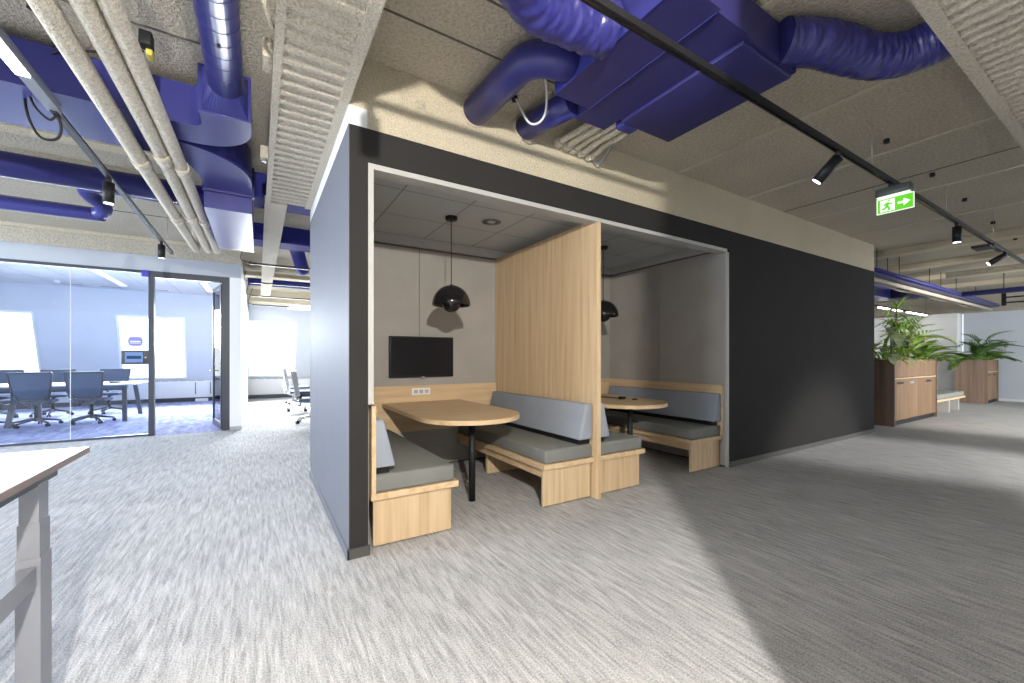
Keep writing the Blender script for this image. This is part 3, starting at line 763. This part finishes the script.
m = MB(); m.tube(catmull([(TX, 3.66, TZ + .03), (-1.05, 3.68, 2.70), (-1.08, 3.7, 2.64), (-1.15, 3.7, 2.64), (-1.20, 3.7, 2.76), (-1.21, 3.7, 2.92), (-1.18, 3.68, 3.08), (-1.10, 3.62, 3.15), (-.95, 3.5, 3.17)], 6), .008, 8); m.build('cord', 'black', t)
m = MB(); m.tube(catmull([(TX, 3.66, TZ + .01), (-1.10, 3.66, 2.74), (-1.17, 3.66, 2.83), (-1.16, 3.6, 2.98), (-1.0, 3.5, 3.10), (-.75, 3.4, 3.12), (-.6, 3.35, 3.16)], 6), .007, 8); m.build('second_cord', 'black', t)
for k, (x, y, lab) in enumerate([(-1.044, 3.27, 'black ceiling anchor near the top left picture corner'), (-1.053, 5.05, 'black ceiling anchor left of the beige pipes above the round duct'), (4.722, 1.36, 'black ceiling anchor above the exit sign, nearest the flexible hose'), (5.997, 1.36, 'black ceiling anchor right of the exit sign'), (7.275, 1.37, 'third black ceiling anchor along the right track'), (8.852, 1.39, 'black ceiling anchor above the upright right spotlight'), (10.351, 1.39, 'furthest black ceiling anchor along the right track')]):
    m = MB(); m.cyl((x, y), .022, CZ - .035, CZ - .0005, 12); m.build('ceiling_anchor', 'black', label=lab, cat='anchor', group='black ceiling anchors')

# ------------------------------------------------------------------ blue ventilation unit above the booths
t = thing('ventilation_unit', 'large dark blue ventilation box hung under the ceiling slab', 'air unit', (2.15, 1.68, 2.94))
UK = 1.05
def ub(m): return m.xform(Matrix.Translation((0, 0, 1.27)) @ Matrix.Scale(UK, 4) @ Matrix.Translation((0, 0, -1.27)))
ub(MB().box(1.54, 1.80, 1.10, 1.985, 2.862, 3.085)).build('left_casing', 'blue_dark', t)
ub(MB().box(1.80, 2.065, 1.12, 2.12, 2.868, 3.07)).build('middle_casing', 'blue_dark', t)
ub(MB().box(2.065, 2.565, 1.13, 1.975, 2.868, 3.07)).build('right_casing', 'blue_dark', t)
ub(MB().rbox(2.075, 2.555, 1.15, 1.965, 2.846, 2.869, .004)).build('access_hatch', 'blue_dark', t)
m = MB(); m.box(1.53, 1.545, 1.10, 1.985, 2.862, 3.085); ub(m).build('side_flange', 'blue', t)
ub(MB().rbox(2.10, 2.24, 1.965, 2.05, 2.845, 2.92, .012)).build('drain_outlet', 'blue', t)
ub(MB().box(1.797, 1.803, 1.12, 1.985, 2.858, 2.864)).build('joint_strip', 'blue', t)
for (x, y) in ((1.6, 1.3), (2.5, 1.3), (1.6, 1.9), (2.5, 1.85)): MB().tube([(x, y, 3.05), (x, y, CZ)], .005, 6).build('hanger_rod', 'alu', t)
t = thing('elbow_duct', 'smooth blue round duct bending from the wall beam into the unit', 'duct', (1.35, 2.4, 3.0))
MB().tube(elbow_path([(1.37, FY, 3.092), (1.38, 2.01, 3.07), (1.66, 1.93, 3.045)], .17, 12), .100, 28).build('tube', 'blue', t)
ring = MB(); ring.tube([(1.37 + .100 * math.cos(2 * PI * i / 28), FY - .004, 3.092 + .100 * math.sin(2 * PI * i / 28)) for i in range(28)], .010, 6, closed=True); ring.build('wall_collar', 'spray', t)
t = thing('straight_duct', 'short straight blue round duct running from the wall beam under the white cable', 'duct', (1.9, 2.4, 3.0))
MB().tube([(1.81, FY, 3.10), (1.86, 2.19, 3.04)], .090, 28).build('tube', 'blue', t)
ring = MB(); ring.tube([(1.81 + .090 * math.cos(2 * PI * i / 28), FY - .004, 3.10 + .090 * math.sin(2 * PI * i / 28)) for i in range(28)], .010, 6, closed=True); ring.build('wall_collar', 'spray', t)
from mathutils import noise
def flex(label, pts, r):
    """foil hose: fine diagonal wrinkles, no regular rings"""
    P = catmull(pts, 26); nv = 56; m = MB(); m.tube(P, r, nv)
    n = len(P)
    for i in range(n):
        for k in range(nv):
            j = i * nv + k; a = 2 * PI * k / nv
            q = Vector((math.cos(a) * 1.5, math.sin(a) * 1.5, i * .26 + .5 * math.sin(a * 2)))
            d = noise.noise(q) * .55 + abs(noise.noise(q * 2.3 + Vector((4, 1, 0)))) * .45 + .3 * noise.noise(Vector((a * .3, 0, i * .08)))
            p = Vector(m.v[j]); m.v[j] = tuple(p + (p - P[i]).normalized() * d * r * .13)
    return m.build('flexible_duct', 'blue_flex', label=label, cat='duct')
flex('wrinkled violet-blue flexible hose entering the unit from the top left', [(.52, 1.10, 3.05), (.85, 1.48, 3.045), (1.15, 1.66, 3.04), (1.40, 1.66, 3.035), (1.61, 1.62, 3.04)], .128)
flex('wrinkled bright blue flexible hose leaving the unit towards the right beam', [(2.52, 1.19, 3.06), (2.66, 1.11, 3.06), (2.84, 1.03, 3.05), (3.04, .965, 3.04), (3.19, .87, 3.045), (3.26, .74, 3.06), (3.27, .60, 3.07), (3.27, .42, 3.075)], .114)
for k, (x, lab) in enumerate([(2.14, 'first of the beige pipes at the wall beam, nearest the straight blue duct'), (2.22, 'second of the beige pipes between wall beam and blue unit'), (2.30, 'third of the beige pipes between wall beam and blue unit'), (2.38, 'fourth of the beige pipes between wall beam and blue unit'), (2.47, 'last of the beige pipes at the wall beam, with the grey cable')]):
    t = thing('insulated_pipe_stub', lab, 'pipe', (x, 2.5, 3.0), 'short beige pipes at the wall beam')
    MB().tube(catmull([(x, FY, 3.07 - .008 * k), (x, 2.62, 3.065 - .008 * k), (x - .02, 2.5, 3.04), (x - .02, 2.32, 3.03), (x - .03, 2.05, 3.03)], 5), .026 + .005 * (k % 2), 12).build('tube', 'pipe_spray', t)
    MB().tube([(x, FY, 3.07 - .008 * k), (x, 2.68, 3.068 - .008 * k)], .040, 12).build('collar', 'pipe_spray', t)
MB().tube(catmull([(2.53, FY - .004, 3.02), (2.53, 2.66, 2.97), (2.50, 2.55, 2.98), (2.47, 2.42, 3.03), (2.46, 2.3, 3.10), (2.46, 2.25, CZ)], 6), .009, 8).build('grey_cable', 'grey_metal', label='thin grey cable hanging at the last beige pipe stub', cat='cable')
t = thing('white_cable', 'white cable sagging in a loop below the straight blue duct', 'cable', (1.75, 2.5, 3.0))
MB().tube(catmull([(1.615, 2.57, CZ - .01), (1.63, 2.53, 3.10), (1.67, 2.48, 2.98), (1.71, 2.42, 2.955), (1.73, 2.36, 3.0), (1.70, 2.30, 3.10), (1.66, 2.27, CZ)], 8), .008, 8).build('cord', 'cable', t)
MB().tube([(1.612, 2.58, CZ - .001), (1.612, 2.575, CZ - .03)], .024, 14).build('gland', 'black', t)
m = MB(); m.rbox(.93, .99, FY - .006, FY, 2.99, 3.04, .002); m.build('wall_plate', 'spray_dark', label='small beige blank plate on the wall beam below the elbow duct', cat='plate')

# ---- right track, spots, exit sign
RY, RZ = 1.30, 2.765
t = thing('lighting_track', 'long black ceiling track passing under the blue ventilation unit', 'track light', (8, RY, RZ))
MB().box(.0, 17.5, RY - .018, RY + .018, RZ, RZ + .036).build('rail', 'black', t)
MB().box(.0, 17.5, RY - .006, RY + .006, RZ - .002, RZ + .002).build('conductor_slot', 'black_gloss', t)
for x in (.5, 4.2, 6.2, 8.3, 11, 14): MB().tube([(x, RY, RZ + .03), (x, RY, CZ)], .002, 6).build('hanger_wire', 'alu', t)
spot('black spotlight on the left start of the long right track', .36, RY, RZ, 0, 0, .17, .04)
spot('black spotlight tilted down towards the booth openings', 3.58, RY, RZ, math.radians(42), math.radians(-72), .19)
spot('black spotlight hanging upright between exit sign and track end', 6.6, RY, RZ, 0, 0, .17)
t = thing('track_joiner', 'black cross joiner on the right track before the furthest spotlight', 'connector', (8.3, RY, RZ))
MB().rbox(8.15, 8.75, RY - .03, RY + .03, RZ - .03, RZ + .006, .008).build('housing', 'black', t)
MB().rbox(8.05, 8.35, RY - .01, RY + .16, RZ - .045, RZ - .012, .01).build('side_arm', 'black', t)
spot('black spotlight furthest along the right track, strongly tilted', 8.98, RY, RZ, math.radians(56), math.radians(-64), .19)

t = thing('exit_sign', 'lit green emergency exit sign hanging under the right track', 'sign', (4.62, 1.28, 2.6))
EX = 4.60; Y0, Y1, Z0, Z1 = 1.155, 1.385, 2.520, 2.638
MB().rbox(EX - .015, EX + .075, 1.17, 1.40, 2.665, 2.735, .008).build('housing', 'exit_dark', t)
MB().box(EX - .005, EX + .055, 1.18, 1.39, 2.655, 2.666).build('lamp_strip', 'exit_white', t)
MB().box(EX + .02, EX + .05, 1.26, 1.32, 2.73, RZ - .001).build('track_clip', 'black', t)
m = MB(); e = .006
m.box(EX - .004, EX + .004, Y0 - e, Y1 + e, Z0 - e, Z0); m.box(EX - .004, EX + .004, Y0 - e, Y1 + e, Z1, Z1 + e); m.box(EX - .004, EX + .004, Y0 - e, Y0, Z0, Z1); m.box(EX - .004, EX + .004, Y1, Y1 + e, Z0, Z1)
m.box(EX - .003, EX + .003, Y0 + .02, Y0 + .026, Z1, 2.666); m.box(EX - .003, EX + .003, Y1 - .026, Y1 - .02, Z1, 2.666)
fr_ = m.build('border', 'exit_white', t)
pl = MB().box(EX - .003, EX + .003, Y0, Y1, Z0, Z1).build('plate', 'exit_green', t)
def exq(m, pts):       # pts in (u 0..1 from left as read, v 0..1 up); read from -X side: left = +Y
    P = [(EX - .0045, Y1 - u * (Y1 - Y0), Z0 + v * (Z1 - Z0)) for u, v in pts]; m.add(P, [tuple(range(len(P)))])
m = MB()
exq(m, [(.08, .08), (.50, .08), (.50, .92), (.08, .92)])           # bright doorway field
m.build('pictogram_field', 'exit_white', pl)
m = MB()
def limb(pts, w):
    for (a, b), (c, d) in zip(pts, pts[1:]):
        dx, dy = (c - a) * 2, d - b; l = math.hypot(dx, dy); nx, ny = -dy / l * w / 2, dx / l * w
        P = [(a + nx, b + ny), (c + nx, d + ny), (c - nx, d - ny), (a - nx, b - ny)]
        P = [(EX - .006, Y1 - u * (Y1 - Y0), Z0 + v * (Z1 - Z0)) for u, v in P]; m.add(P, [(0, 1, 2, 3)])
limb([(.31, .70), (.27, .44)], .09); limb([(.27, .44), (.35, .30), (.33, .14)], .07); limb([(.27, .44), (.21, .28), (.14, .26)], .07)
limb([(.31, .68), (.38, .56), (.43, .60)], .05); limb([(.31, .68), (.22, .62), (.19, .50)], .05)
hd = [(.335 + .028 * math.cos(k * PI / 5), .82 + .06 * math.sin(k * PI / 5)) for k in range(10)]
P = [(EX - .006, Y1 - u * (Y1 - Y0), Z0 + v * (Z1 - Z0)) for u, v in hd]; m.add(P, [tuple(range(10))])
m.build('running_figure', 'exit_green', pl)
m = MB(); exq(m, [(.58, .42), (.76, .42), (.76, .58), (.58, .58)]); exq(m, [(.74, .22), (.93, .50), (.74, .78)]); m.build('arrow', 'exit_white', pl)

# ------------------------------------------------------------------ right side of the hall
struct('wall_right_end', MB().box(18.75, 18.95, -1.5, 3.55, 0, 2.66), 'white_grey')
struct('wall_right_pilaster', MB().box(18.4, 18.95, 3.62, 9, 0, 2.66), 'white')
struct('beam_right_end', MB().box(18.55, 19.0, -6, 9, 2.66, CZ), 'spray_dark')
struct('baseboard_right', MB().box(18.72, 18.75, -1.5, 3.55, 0, .07), 'white')
struct('wall_right_back', MB().box(9.0, 18.5, 8.6, 8.8, 0, CZ), 'white')
t = thing('wall_screen', 'small violet-blue wall screen seen between the planter leaves', 'screen', (18.3, 4.6, 1.5))
MB().rbox(18.34, 18.40, 4.35, 5.15, 1.45, 1.95, .01).build('panel', 'blue_panel', t)
MB().box(18.33, 18.345, 4.42, 5.08, 1.51, 1.89).build('face', 'tab_blue', t)
# cable tray run
t = thing('cable_tray', 'long blue cable tray with beige conduit below running past the dark wall', 'cable tray', (13, 2.66, 2.85))
MB().box(8.99, 18.39, 2.79, 2.825, 2.755, 2.86).build('tray_side', 'blue', t)
MB().box(8.99, 18.39, 2.825, 3.01, 2.755, 2.77).build('tray_base', 'blue', t)
MB().tube([(8.99, 2.93, 2.70), (18.39, 2.93, 2.70)], .04, 12).build('conduit', 'pipe_spray', t)
MB().tube(catmull([(9.0, 3.07, 2.70)] + [(9.0 + .8 * k, 3.07 + .02 * (k % 2), 2.70 + .012 * ((k * 7) % 3 - 1)) for k in range(1, 11)], 4), .025, 10).build('second_conduit', 'pipe_spray', t)
MB().tube([(8.99, 2.775, 2.80), (18.39, 2.775, 2.80)], .03, 12).build('side_pipe', 'blue', t)
for x in (9.3, 9.8, 10.4, 12.2, 13.0, 14.2, 16): MB().tube([(x, 2.81, 2.85), (x, 2.81, CZ)], .006, 6).build('hanger_rod', 'black', t)
t = thing('sprinkler_pipe', 'blue pipe joining the cable tray from the right picture edge', 'pipe', (14.4, 1, 2.8)); MB().tube([(14.4, -2.5, 2.80), (14.4, 2.75, 2.80)], .06, 16).build('tube', 'blue', t)
for y in (-1, .6, 2.1): MB().tube([(14.4, y, 2.85), (14.4, y, CZ)], .008, 6).build('hanger_rod', 'black', t)
MB().tube([(12.4, -2.5, 3.02), (12.4, 2.6, 3.02)], .06, 14).build('ceiling_pipe', 'pipe_spray', label='beige pipe crossing the ceiling before the joining blue pipe', cat='pipe')
t = thing('cable_ladder', 'dark bracketed cable ladder at the right picture edge near the end wall', 'cable tray', (16.9, 1, 2.75))
for z in (2.72, 2.86): MB().box(16.85, 16.9, -2, 2.5, z, z + .035).build('rail', 'black', t)
MB().box(16.84, 16.91, 2.42, 2.5, 2.66, 3.0).build('bracket', 'black', t)
# duct cluster behind the tray
t = thing('duct_cluster', 'low blue duct box under the ceiling behind the cable tray', 'duct', (13.6, 4.0, 2.8))
MB().box(11.8, 13.7, 3.75, 5.0, 2.74, 3.0).build('casing', 'blue', t)
MB().rbox(13.3, 14.0, 3.40, 3.80, 2.74, 2.98, .03).build('outlet_box', 'blue_dark', t)
MB().tube([(13.9, 3.65, 2.86), (15.6, 3.65, 2.93)], .05, 12).build('branch_pipe', 'blue', t)
for x in (12.2, 13.4): MB().tube([(x, 4.2, 3.0), (x, 4.2, CZ)], .008, 6).build('hanger_rod', 'black', t)
t = thing('linear_light', 'slim bar light with two glowing lengths above the tall planter plants', 'light', (16.8, 4.45, 2.7))
MB().box(13.0, 18.2, 4.22, 4.28, 2.642, 2.68).build('rail', 'black', t)
MB().box(14.2, 15.9, 4.22, 4.28, 2.615, 2.642).build('near_diffuser', 'led', t)
MB().box(16.4, 18.1, 4.22, 4.28, 2.615, 2.642).build('far_diffuser', 'led', t)
for x in (14.1, 16, 18.1): MB().tube([(x, 4.25, 2.68), (x, 4.25, CZ)], .003, 6).build('hanger_wire', 'black', t)

# planters
def planter(x0, x1, y0, y1, h, label, doors):
    t = thing('planter_cabinet', label, 'planter', ((x0 + x1) / 2, (y0 + y1) / 2, 0), 'walnut planter cabinets')
    m = MB(); m.box(x0, x0 + .03, y0, y1, 0, h); m.build('left_panel', 'walnut_side', t)
    MB().box(x1 - .03, x1, y0, y1, 0, h).build('right_panel', 'walnut_side', t)
    MB().box(x0 + .03, x1 - .03, y1 - .02, y1, 0, h).build('back_panel', 'walnut_side', t)
    MB().box(x0 + .03, x1 - .03, y0 + .02, y0 + .04, .90, h).build('planter_front', 'walnut', t)
    MB().box(x0 + .03, x1 - .03, y0 + .03, y1 - .02, .875, .89).build('shelf', 'walnut_side', t)
    MB().box(x0 + .03, x1 - .03, y0 + .012, y0 + .05, .872, .892).build('front_rail', 'oak_x', t)
    MB().box(x0 + .03, x1 - .03, y0 + .05, y0 + .07, 0, .10).build('plinth', 'black', t)
    MB().box(x0 + .03, x1 - .03, y0 + .05, y1 - .03, h - .12, h - .05).build('soil', 'soil', t)
    n = len(doors); w = (x1 - x0 - .06) / n
    for k in range(n):
        a = x0 + .03 + k * w
        d = MB().box(a + .003, a + w - .003, y0 + .02, y0 + .04, .10, .865).build('door', 'walnut', t)
        if doors[k] == 'slot': MB().box(a + w * .22, a + w * .62, y0 + .016, y0 + .021, .775, .815).build('handle', 'black', d)
        else:
            m = MB(); m.box(a + w * .06, a + w * .30, y0 + .015, y0 + .021, .77, .815); m.build('lock', 'alu', d)
    return t
planter(9.98, 12.52, 2.76, 3.36, 1.237, 'tall walnut planter cabinet at the end of the dark wall', ['slot', 'lock', 'slot'])
planter(17.1, 18.38, 2.78, 3.42, 1.215, 'walnut planter cabinet in front of the right end wall', ['slot', 'slot'])

# bench between planters
t = thing('lounge_bench', 'low bench with green-grey cushion between the two planters', 'bench', (13.7, 3.1, 0))
MB().box(12.6, 14.85, 2.78, 3.42, .30, .345).build('seat_board', 'oak_x', t)
MB().rbox(12.6, 14.83, 2.80, 3.42, .345, .455, .02).build('seat_cushion', 'sofa', t)
for x in (12.75, 13.75, 14.55): MB().box(x, x + .06, 2.84, 3.36, 0, .30).build('leg_panel', 'offwhite', t)
m = MB(); m.hexa([(12.62, 3.0, .456), (12.75, 3.0, .456), (12.75, 3.35, .456), (12.62, 3.35, .456)], [(12.60, 3.02, .78), (12.66, 3.02, .78), (12.66, 3.33, .78), (12.60, 3.33, .78)])
m.build('bench_pillow', 'walnut_side', label='brown cushion leaning on the planter end above the low bench', cat='cushion')

# ---- plants
def leaf(m, base, dirh, length, width, rise, droop, n=6, fold=.25, twist=0.):
    """strap or oval leaf arching from base; dirh horizontal heading, rise start slope"""
    d = Vector((math.cos(dirh), math.sin(dirh), 0)); side = Vector((-d.y, d.x, 0)); base = Vector(base)
    vs = []; fs = []; p = base.copy(); sl = rise
    for i in range(n + 1):
        u = i / n; w = width * (math.sin(PI * min(1, .12 + .88 * u)) ** .7 if u < 1 else 0) * .5
        a = sl - droop * u
        dd = d * math.cos(a) + Vector((0, 0, 1)) * math.sin(a); up = -d * math.sin(a) + Vector((0, 0, 1)) * math.cos(a)
        sd = (side + up * twist).normalized()
        vs += [p + sd * w + up * w * fold, p.copy(), p - sd * w + up * w * fold]
        p = p + dd * (length / n)
    for i in range(n):
        a = i * 3; fs += [(a, a + 1, a + 4, a + 3), (a + 1, a + 2, a + 5, a + 4)]
    m.add(vs, fs, True)
def frond(mf, ms, base, dirh, length, rise, droop, nl, ll, lw):
    """arching stalk with leaflets on both sides"""
    d = Vector((math.cos(dirh), math.sin(dirh), 0)); p = Vector(base); pts = [p.copy()]
    for i in range(10):
        a = rise - droop * i / 9; p = p + (d * math.cos(a) + Vector((0, 0, 1)) * math.sin(a)) * length / 10; pts.append(p.copy())
    ms.tube(pts, .006, 5, rad=[.009 - .0006 * i for i in range(11)])
    for k in range(nl):
        u = .25 + .75 * k / (nl - 1); i = min(9, int(u * 10)); q = pts[i].lerp(pts[i + 1], u * 10 - i) if i < 10 else pts[10]
        L_ = ll * (math.sin(PI * (.15 + .8 * u)) * .8 + .25)
        for sg in (-1, 1): leaf(mf, q, dirh + sg * (1.15 - .6 * u), L_, lw, rise - droop * u + .15, .7, 5)
def plant(name, label, loc, kind, lm, rnd, sc=1., grp=None):
    t = thing(name, label, 'plant', loc, grp)
    mf, ms = MB(), MB(); x, y, z = loc
    if kind == 'strap':
        for k in range(26):
            a = rnd.uniform(0, 2 * PI); leaf(mf, (x + rnd.uniform(-.06, .06), y + rnd.uniform(-.06, .06), z), a, sc * rnd.uniform(.45, .8), .04 * sc, rnd.uniform(.5, 1.35), rnd.uniform(.8, 1.8), 7)
        ms.tube([(x, y, z - .03), (x, y, z + .06)], .03, 8)
    elif kind == 'oval':
        for k in range(18):
            a = rnd.uniform(0, 2 * PI) if k < 6 else rnd.uniform(.85 * PI, 1.75 * PI); hh = rnd.uniform(.05, .55) * sc; b = Vector((x + .16 * math.cos(a), y + .12 * math.sin(a), z + hh))
            ms.tube(catmull([(x, y, z), (x + .06 * math.cos(a), y + .05 * math.sin(a), z + hh * .7), tuple(b)], 4), .007, 5)
            leaf(mf, b, a, sc * rnd.uniform(.26, .38), .15 * sc, rnd.uniform(-.2, .6), rnd.uniform(.8, 1.5), 6, .15)
    elif kind == 'palm':
        ms.tube([(x, y, z - .03), (x + .02, y, z + .35 * sc), (x, y, z + .62 * sc)], .03 * sc, 8)
        for k in range(15):
            a = 2 * PI * k / 15 + rnd.uniform(-.2, .2); hz = z + rnd.uniform(.1, .6) * sc
            frond(mf, ms, (x, y, hz), a, sc * rnd.uniform(.55, .85), rnd.uniform(.6, 1.3), rnd.uniform(.8, 1.5), 8, .32 * sc, .034 * sc)
    elif kind == 'tall':
        tips = []
        for k in range(6):
            a = 2 * PI * k / 6 + rnd.uniform(-.3, .3); top = Vector((x + rnd.uniform(.05, .3) * math.cos(a), y + rnd.uniform(.02, .2) * math.sin(a), z + sc * rnd.uniform(.5, 1.0)))
            if k == 0: top = Vector((x + .1, y, z + 1.18 * sc))
            ms.tube(catmull([(x, y, z - .03), (x + .05 * math.cos(a), y + .05 * math.sin(a), z + .3 * sc), tuple(top)], 5), .012, 6)
            for q in range(13):
                leaf(mf, top - Vector((0, 0, rnd.uniform(0, .12))), rnd.uniform(0, 2 * PI), sc * rnd.uniform(.28, .5), .036 * sc, rnd.uniform(-.1, 1.2), rnd.uniform(.7, 1.6), 6)
    elif kind == 'fern':
        for k in range(17):
            a = 2 * PI * k / 17 + rnd.uniform(-.2, .2)
            frond(mf, ms, (x, y, z), a, sc * rnd.uniform(.55, .95), rnd.uniform(.45, 1.25), rnd.uniform(.8, 1.5), 12, .20 * sc, .05 * sc)
    mf.build('foliage', lm, t); ms.build('stems', 'stem', t)
    return t
R_ = random.Random(11)
g1, g2 = 'plants in the tall walnut planter', 'plants in the far walnut planter'
plant('leafy_plant', 'pale broad-leaved plant overhanging the planter edge beside the dark wall', (10.06, 2.84, 1.16), 'oval', 'leaf_pale', R_, 1.1, g1)
plant('grass_plant', 'bushy strap-leaved plant behind the pale broad leaves in the tall planter', (10.45, 3.06, 1.16), 'strap', 'leaf', R_, 1.2, g1)
plant('cane_plant', 'tallest plant of the tall planter with tufted cane tops', (11.05, 3.05, 1.16), 'tall', 'leaf', R_, 1.0, g1)
plant('strap_plant', 'bright yellow-green strap-leaved plant low in the planter front', (11.0, 2.92, 1.16), 'strap', 'leaf_light', R_, .9, g1)
plant('palm_plant', 'palm with long side fronds at the bench end of the tall planter', (11.65, 3.0, 1.16), 'palm', 'leaf_light', R_, .95, g1)
plant('fern_plant', 'low spreading fern at the outer corner of the tall planter', (12.25, 2.95, 1.16), 'fern', 'leaf', R_, .95, g1)
plant('fern_plant', 'dark fern at the wall side of the far planter', (17.25, 3.05, 1.14), 'fern', 'leaf_dark', R_, 1.2, g2)
plant('palm_plant', 'upright feathery palm in the middle of the far planter', (17.7, 3.0, 1.14), 'palm', 'leaf_dark', R_, .85, g2)
plant('fern_plant', 'wide fern trailing over the right side of the far planter', (17.95, 2.95, 1.14), 'fern', 'leaf', R_, .85, g2)

# ------------------------------------------------------------------ sit-stand desk at the left
t = thing('standing_desk', 'height-adjustable desk with pale top at the left picture edge', 'desk', (-1.4, 1.6, 0))
DX = -.600
m = MB(); m.hexa([(-2.4, .4, .876), (DX - .012, .4, .876), (DX - .012, 2.376, .876), (-2.4, 2.376, .876)], [(-2.4, .4, .90), (DX, .4, .90), (DX, 2.39, .90), (-2.4, 2.39, .90)])
m.build('desktop', 'desk_top', t)
MB().box(DX - .0005, DX + .002, .4, 2.392, .877, .8985).build('edge_band', 'desk_edge', t)
def stage(z0, z1, g): return MB().box(-.669 - g, -.623 + g, 2.0 - g, 2.075 + g, z0, z1)
stage(.72, .845, .0).build('leg_upper', 'grey_metal', t); stage(.605, .72, .003).build('leg_middle', 'grey_metal', t); stage(.02, .605, .006).build('leg_lower', 'grey_metal', t)
MB().rbox(-.69, -.60, 1.45, 2.12, .0, .03, .006).build('foot', 'grey_metal', t)
MB().box(-.68, -.625, 1.4, 2.16, .842, .876).build('support_arm', 'frame', t)
MB().box(-.667, -.626, .4, 1.99, .51, .578).build('crossbar', 'grey_metal', t)
stage(.72, .845, 0).xform(Matrix.Translation((-1.6, 0, 0))).build('leg_upper', 'grey_metal', t); stage(.02, .72, .005).xform(Matrix.Translation((-1.6, 0, 0))).build('leg_lower', 'grey_metal', t)

# ------------------------------------------------------------------ unseen surroundings: pier beside the camera, solid rear wall as light blocker
struct('wall_rear_blocker', MB().box(3.2, 19, -6.1, -6, 0, CZ), 'panel')  # added out of view to keep sky light off the right side
struct('wall_pier', MB().box(.97, 1.75, -.62, -.06, 0, 2.86), 'white')

# ------------------------------------------------------------------ light
w = bpy.data.worlds.new('world'); S.world = w; w.use_nodes = True
bg = w.node_tree.nodes['Background']; bg.inputs[0].default_value = (.86, .93, 1.0, 1)
wt = w.node_tree; tc = wt.nodes.new('ShaderNodeTexCoord'); sx = wt.nodes.new('ShaderNodeSeparateXYZ'); mr = wt.nodes.new('ShaderNodeMapRange')
wt.links.new(tc.outputs['Generated'], sx.inputs[0]); wt.links.new(sx.outputs['Y'], mr.inputs['Value'])
for k, v in (('From Min', .2), ('From Max', .7), ('To Min', 1.1), ('To Max', 2.6)): mr.inputs[k].default_value = v
wt.links.new(mr.outputs[0], bg.inputs[1])      # brighter sky on the facade side
def lamp(kind, name, loc, energy, color=(1, 1, 1), target=None, **kw):
    l = bpy.data.lights.new(name, kind); l.energy = energy; l.color = color
    for k, v in kw.items(): setattr(l, k, v)
    o = bpy.data.objects.new(name, l); COL.objects.link(o); o.location = loc
    if target is not None: o.rotation_euler = (Vector(target) - Vector(loc)).to_track_quat('-Z', 'Y').to_euler()
    return o
lamp('POINT', 'strobe_lamp', (-.09, -1.25, 2.52), 820, (1, .94, .84), shadow_soft_size=.045)
lamp('SPOT', 'sun_patch_lamp', (9.0, -4.5, 2.6), 2600, (1, .97, .92), (7.4, 1.3, 0), spot_size=math.radians(26), spot_blend=.7, shadow_soft_size=.3)
lamp('SPOT', 'planter_sun_lamp', (10.5, -4.0, 2.2), 2600, (1, .95, .86), (13.2, 2.8, .7), spot_size=math.radians(58), spot_blend=.6, shadow_soft_size=.15)
lamp('AREA', 'meeting_sky_lamp', (-3, 14.3, 2.1), 420, (.82, .91, 1), (-3, 10, -.3), shape='RECTANGLE', size=5, size_y=1.2, spread=math.radians(115))
lamp('AREA', 'corridor_sky_lamp', (.8, 14.2, 2.1), 520, (.92, .96, 1), (.4, 9.5, -.6), shape='RECTANGLE', size=2.2, size_y=1.2, spread=math.radians(110))
lamp('AREA', 'left_sky_lamp', (-7, 4, 2.2), 950, (.78, .87, 1), (-1, 3.4, .3), shape='RECTANGLE', size=6, size_y=1.8)
lamp('AREA', 'right_fill_lamp', (15, -5, 1.9), 520, (.88, .93, 1), (16.5, 4, 1.3), shape='RECTANGLE', size=7, size_y=2.0)  # fill added to brighten the walls at the far right

S.view_settings.view_transform = 'Standard'
S.view_settings.look = 'None'
S.view_settings.exposure = 0.0
S.cycles.use_denoising = True
S.cycles.max_bounces = 8
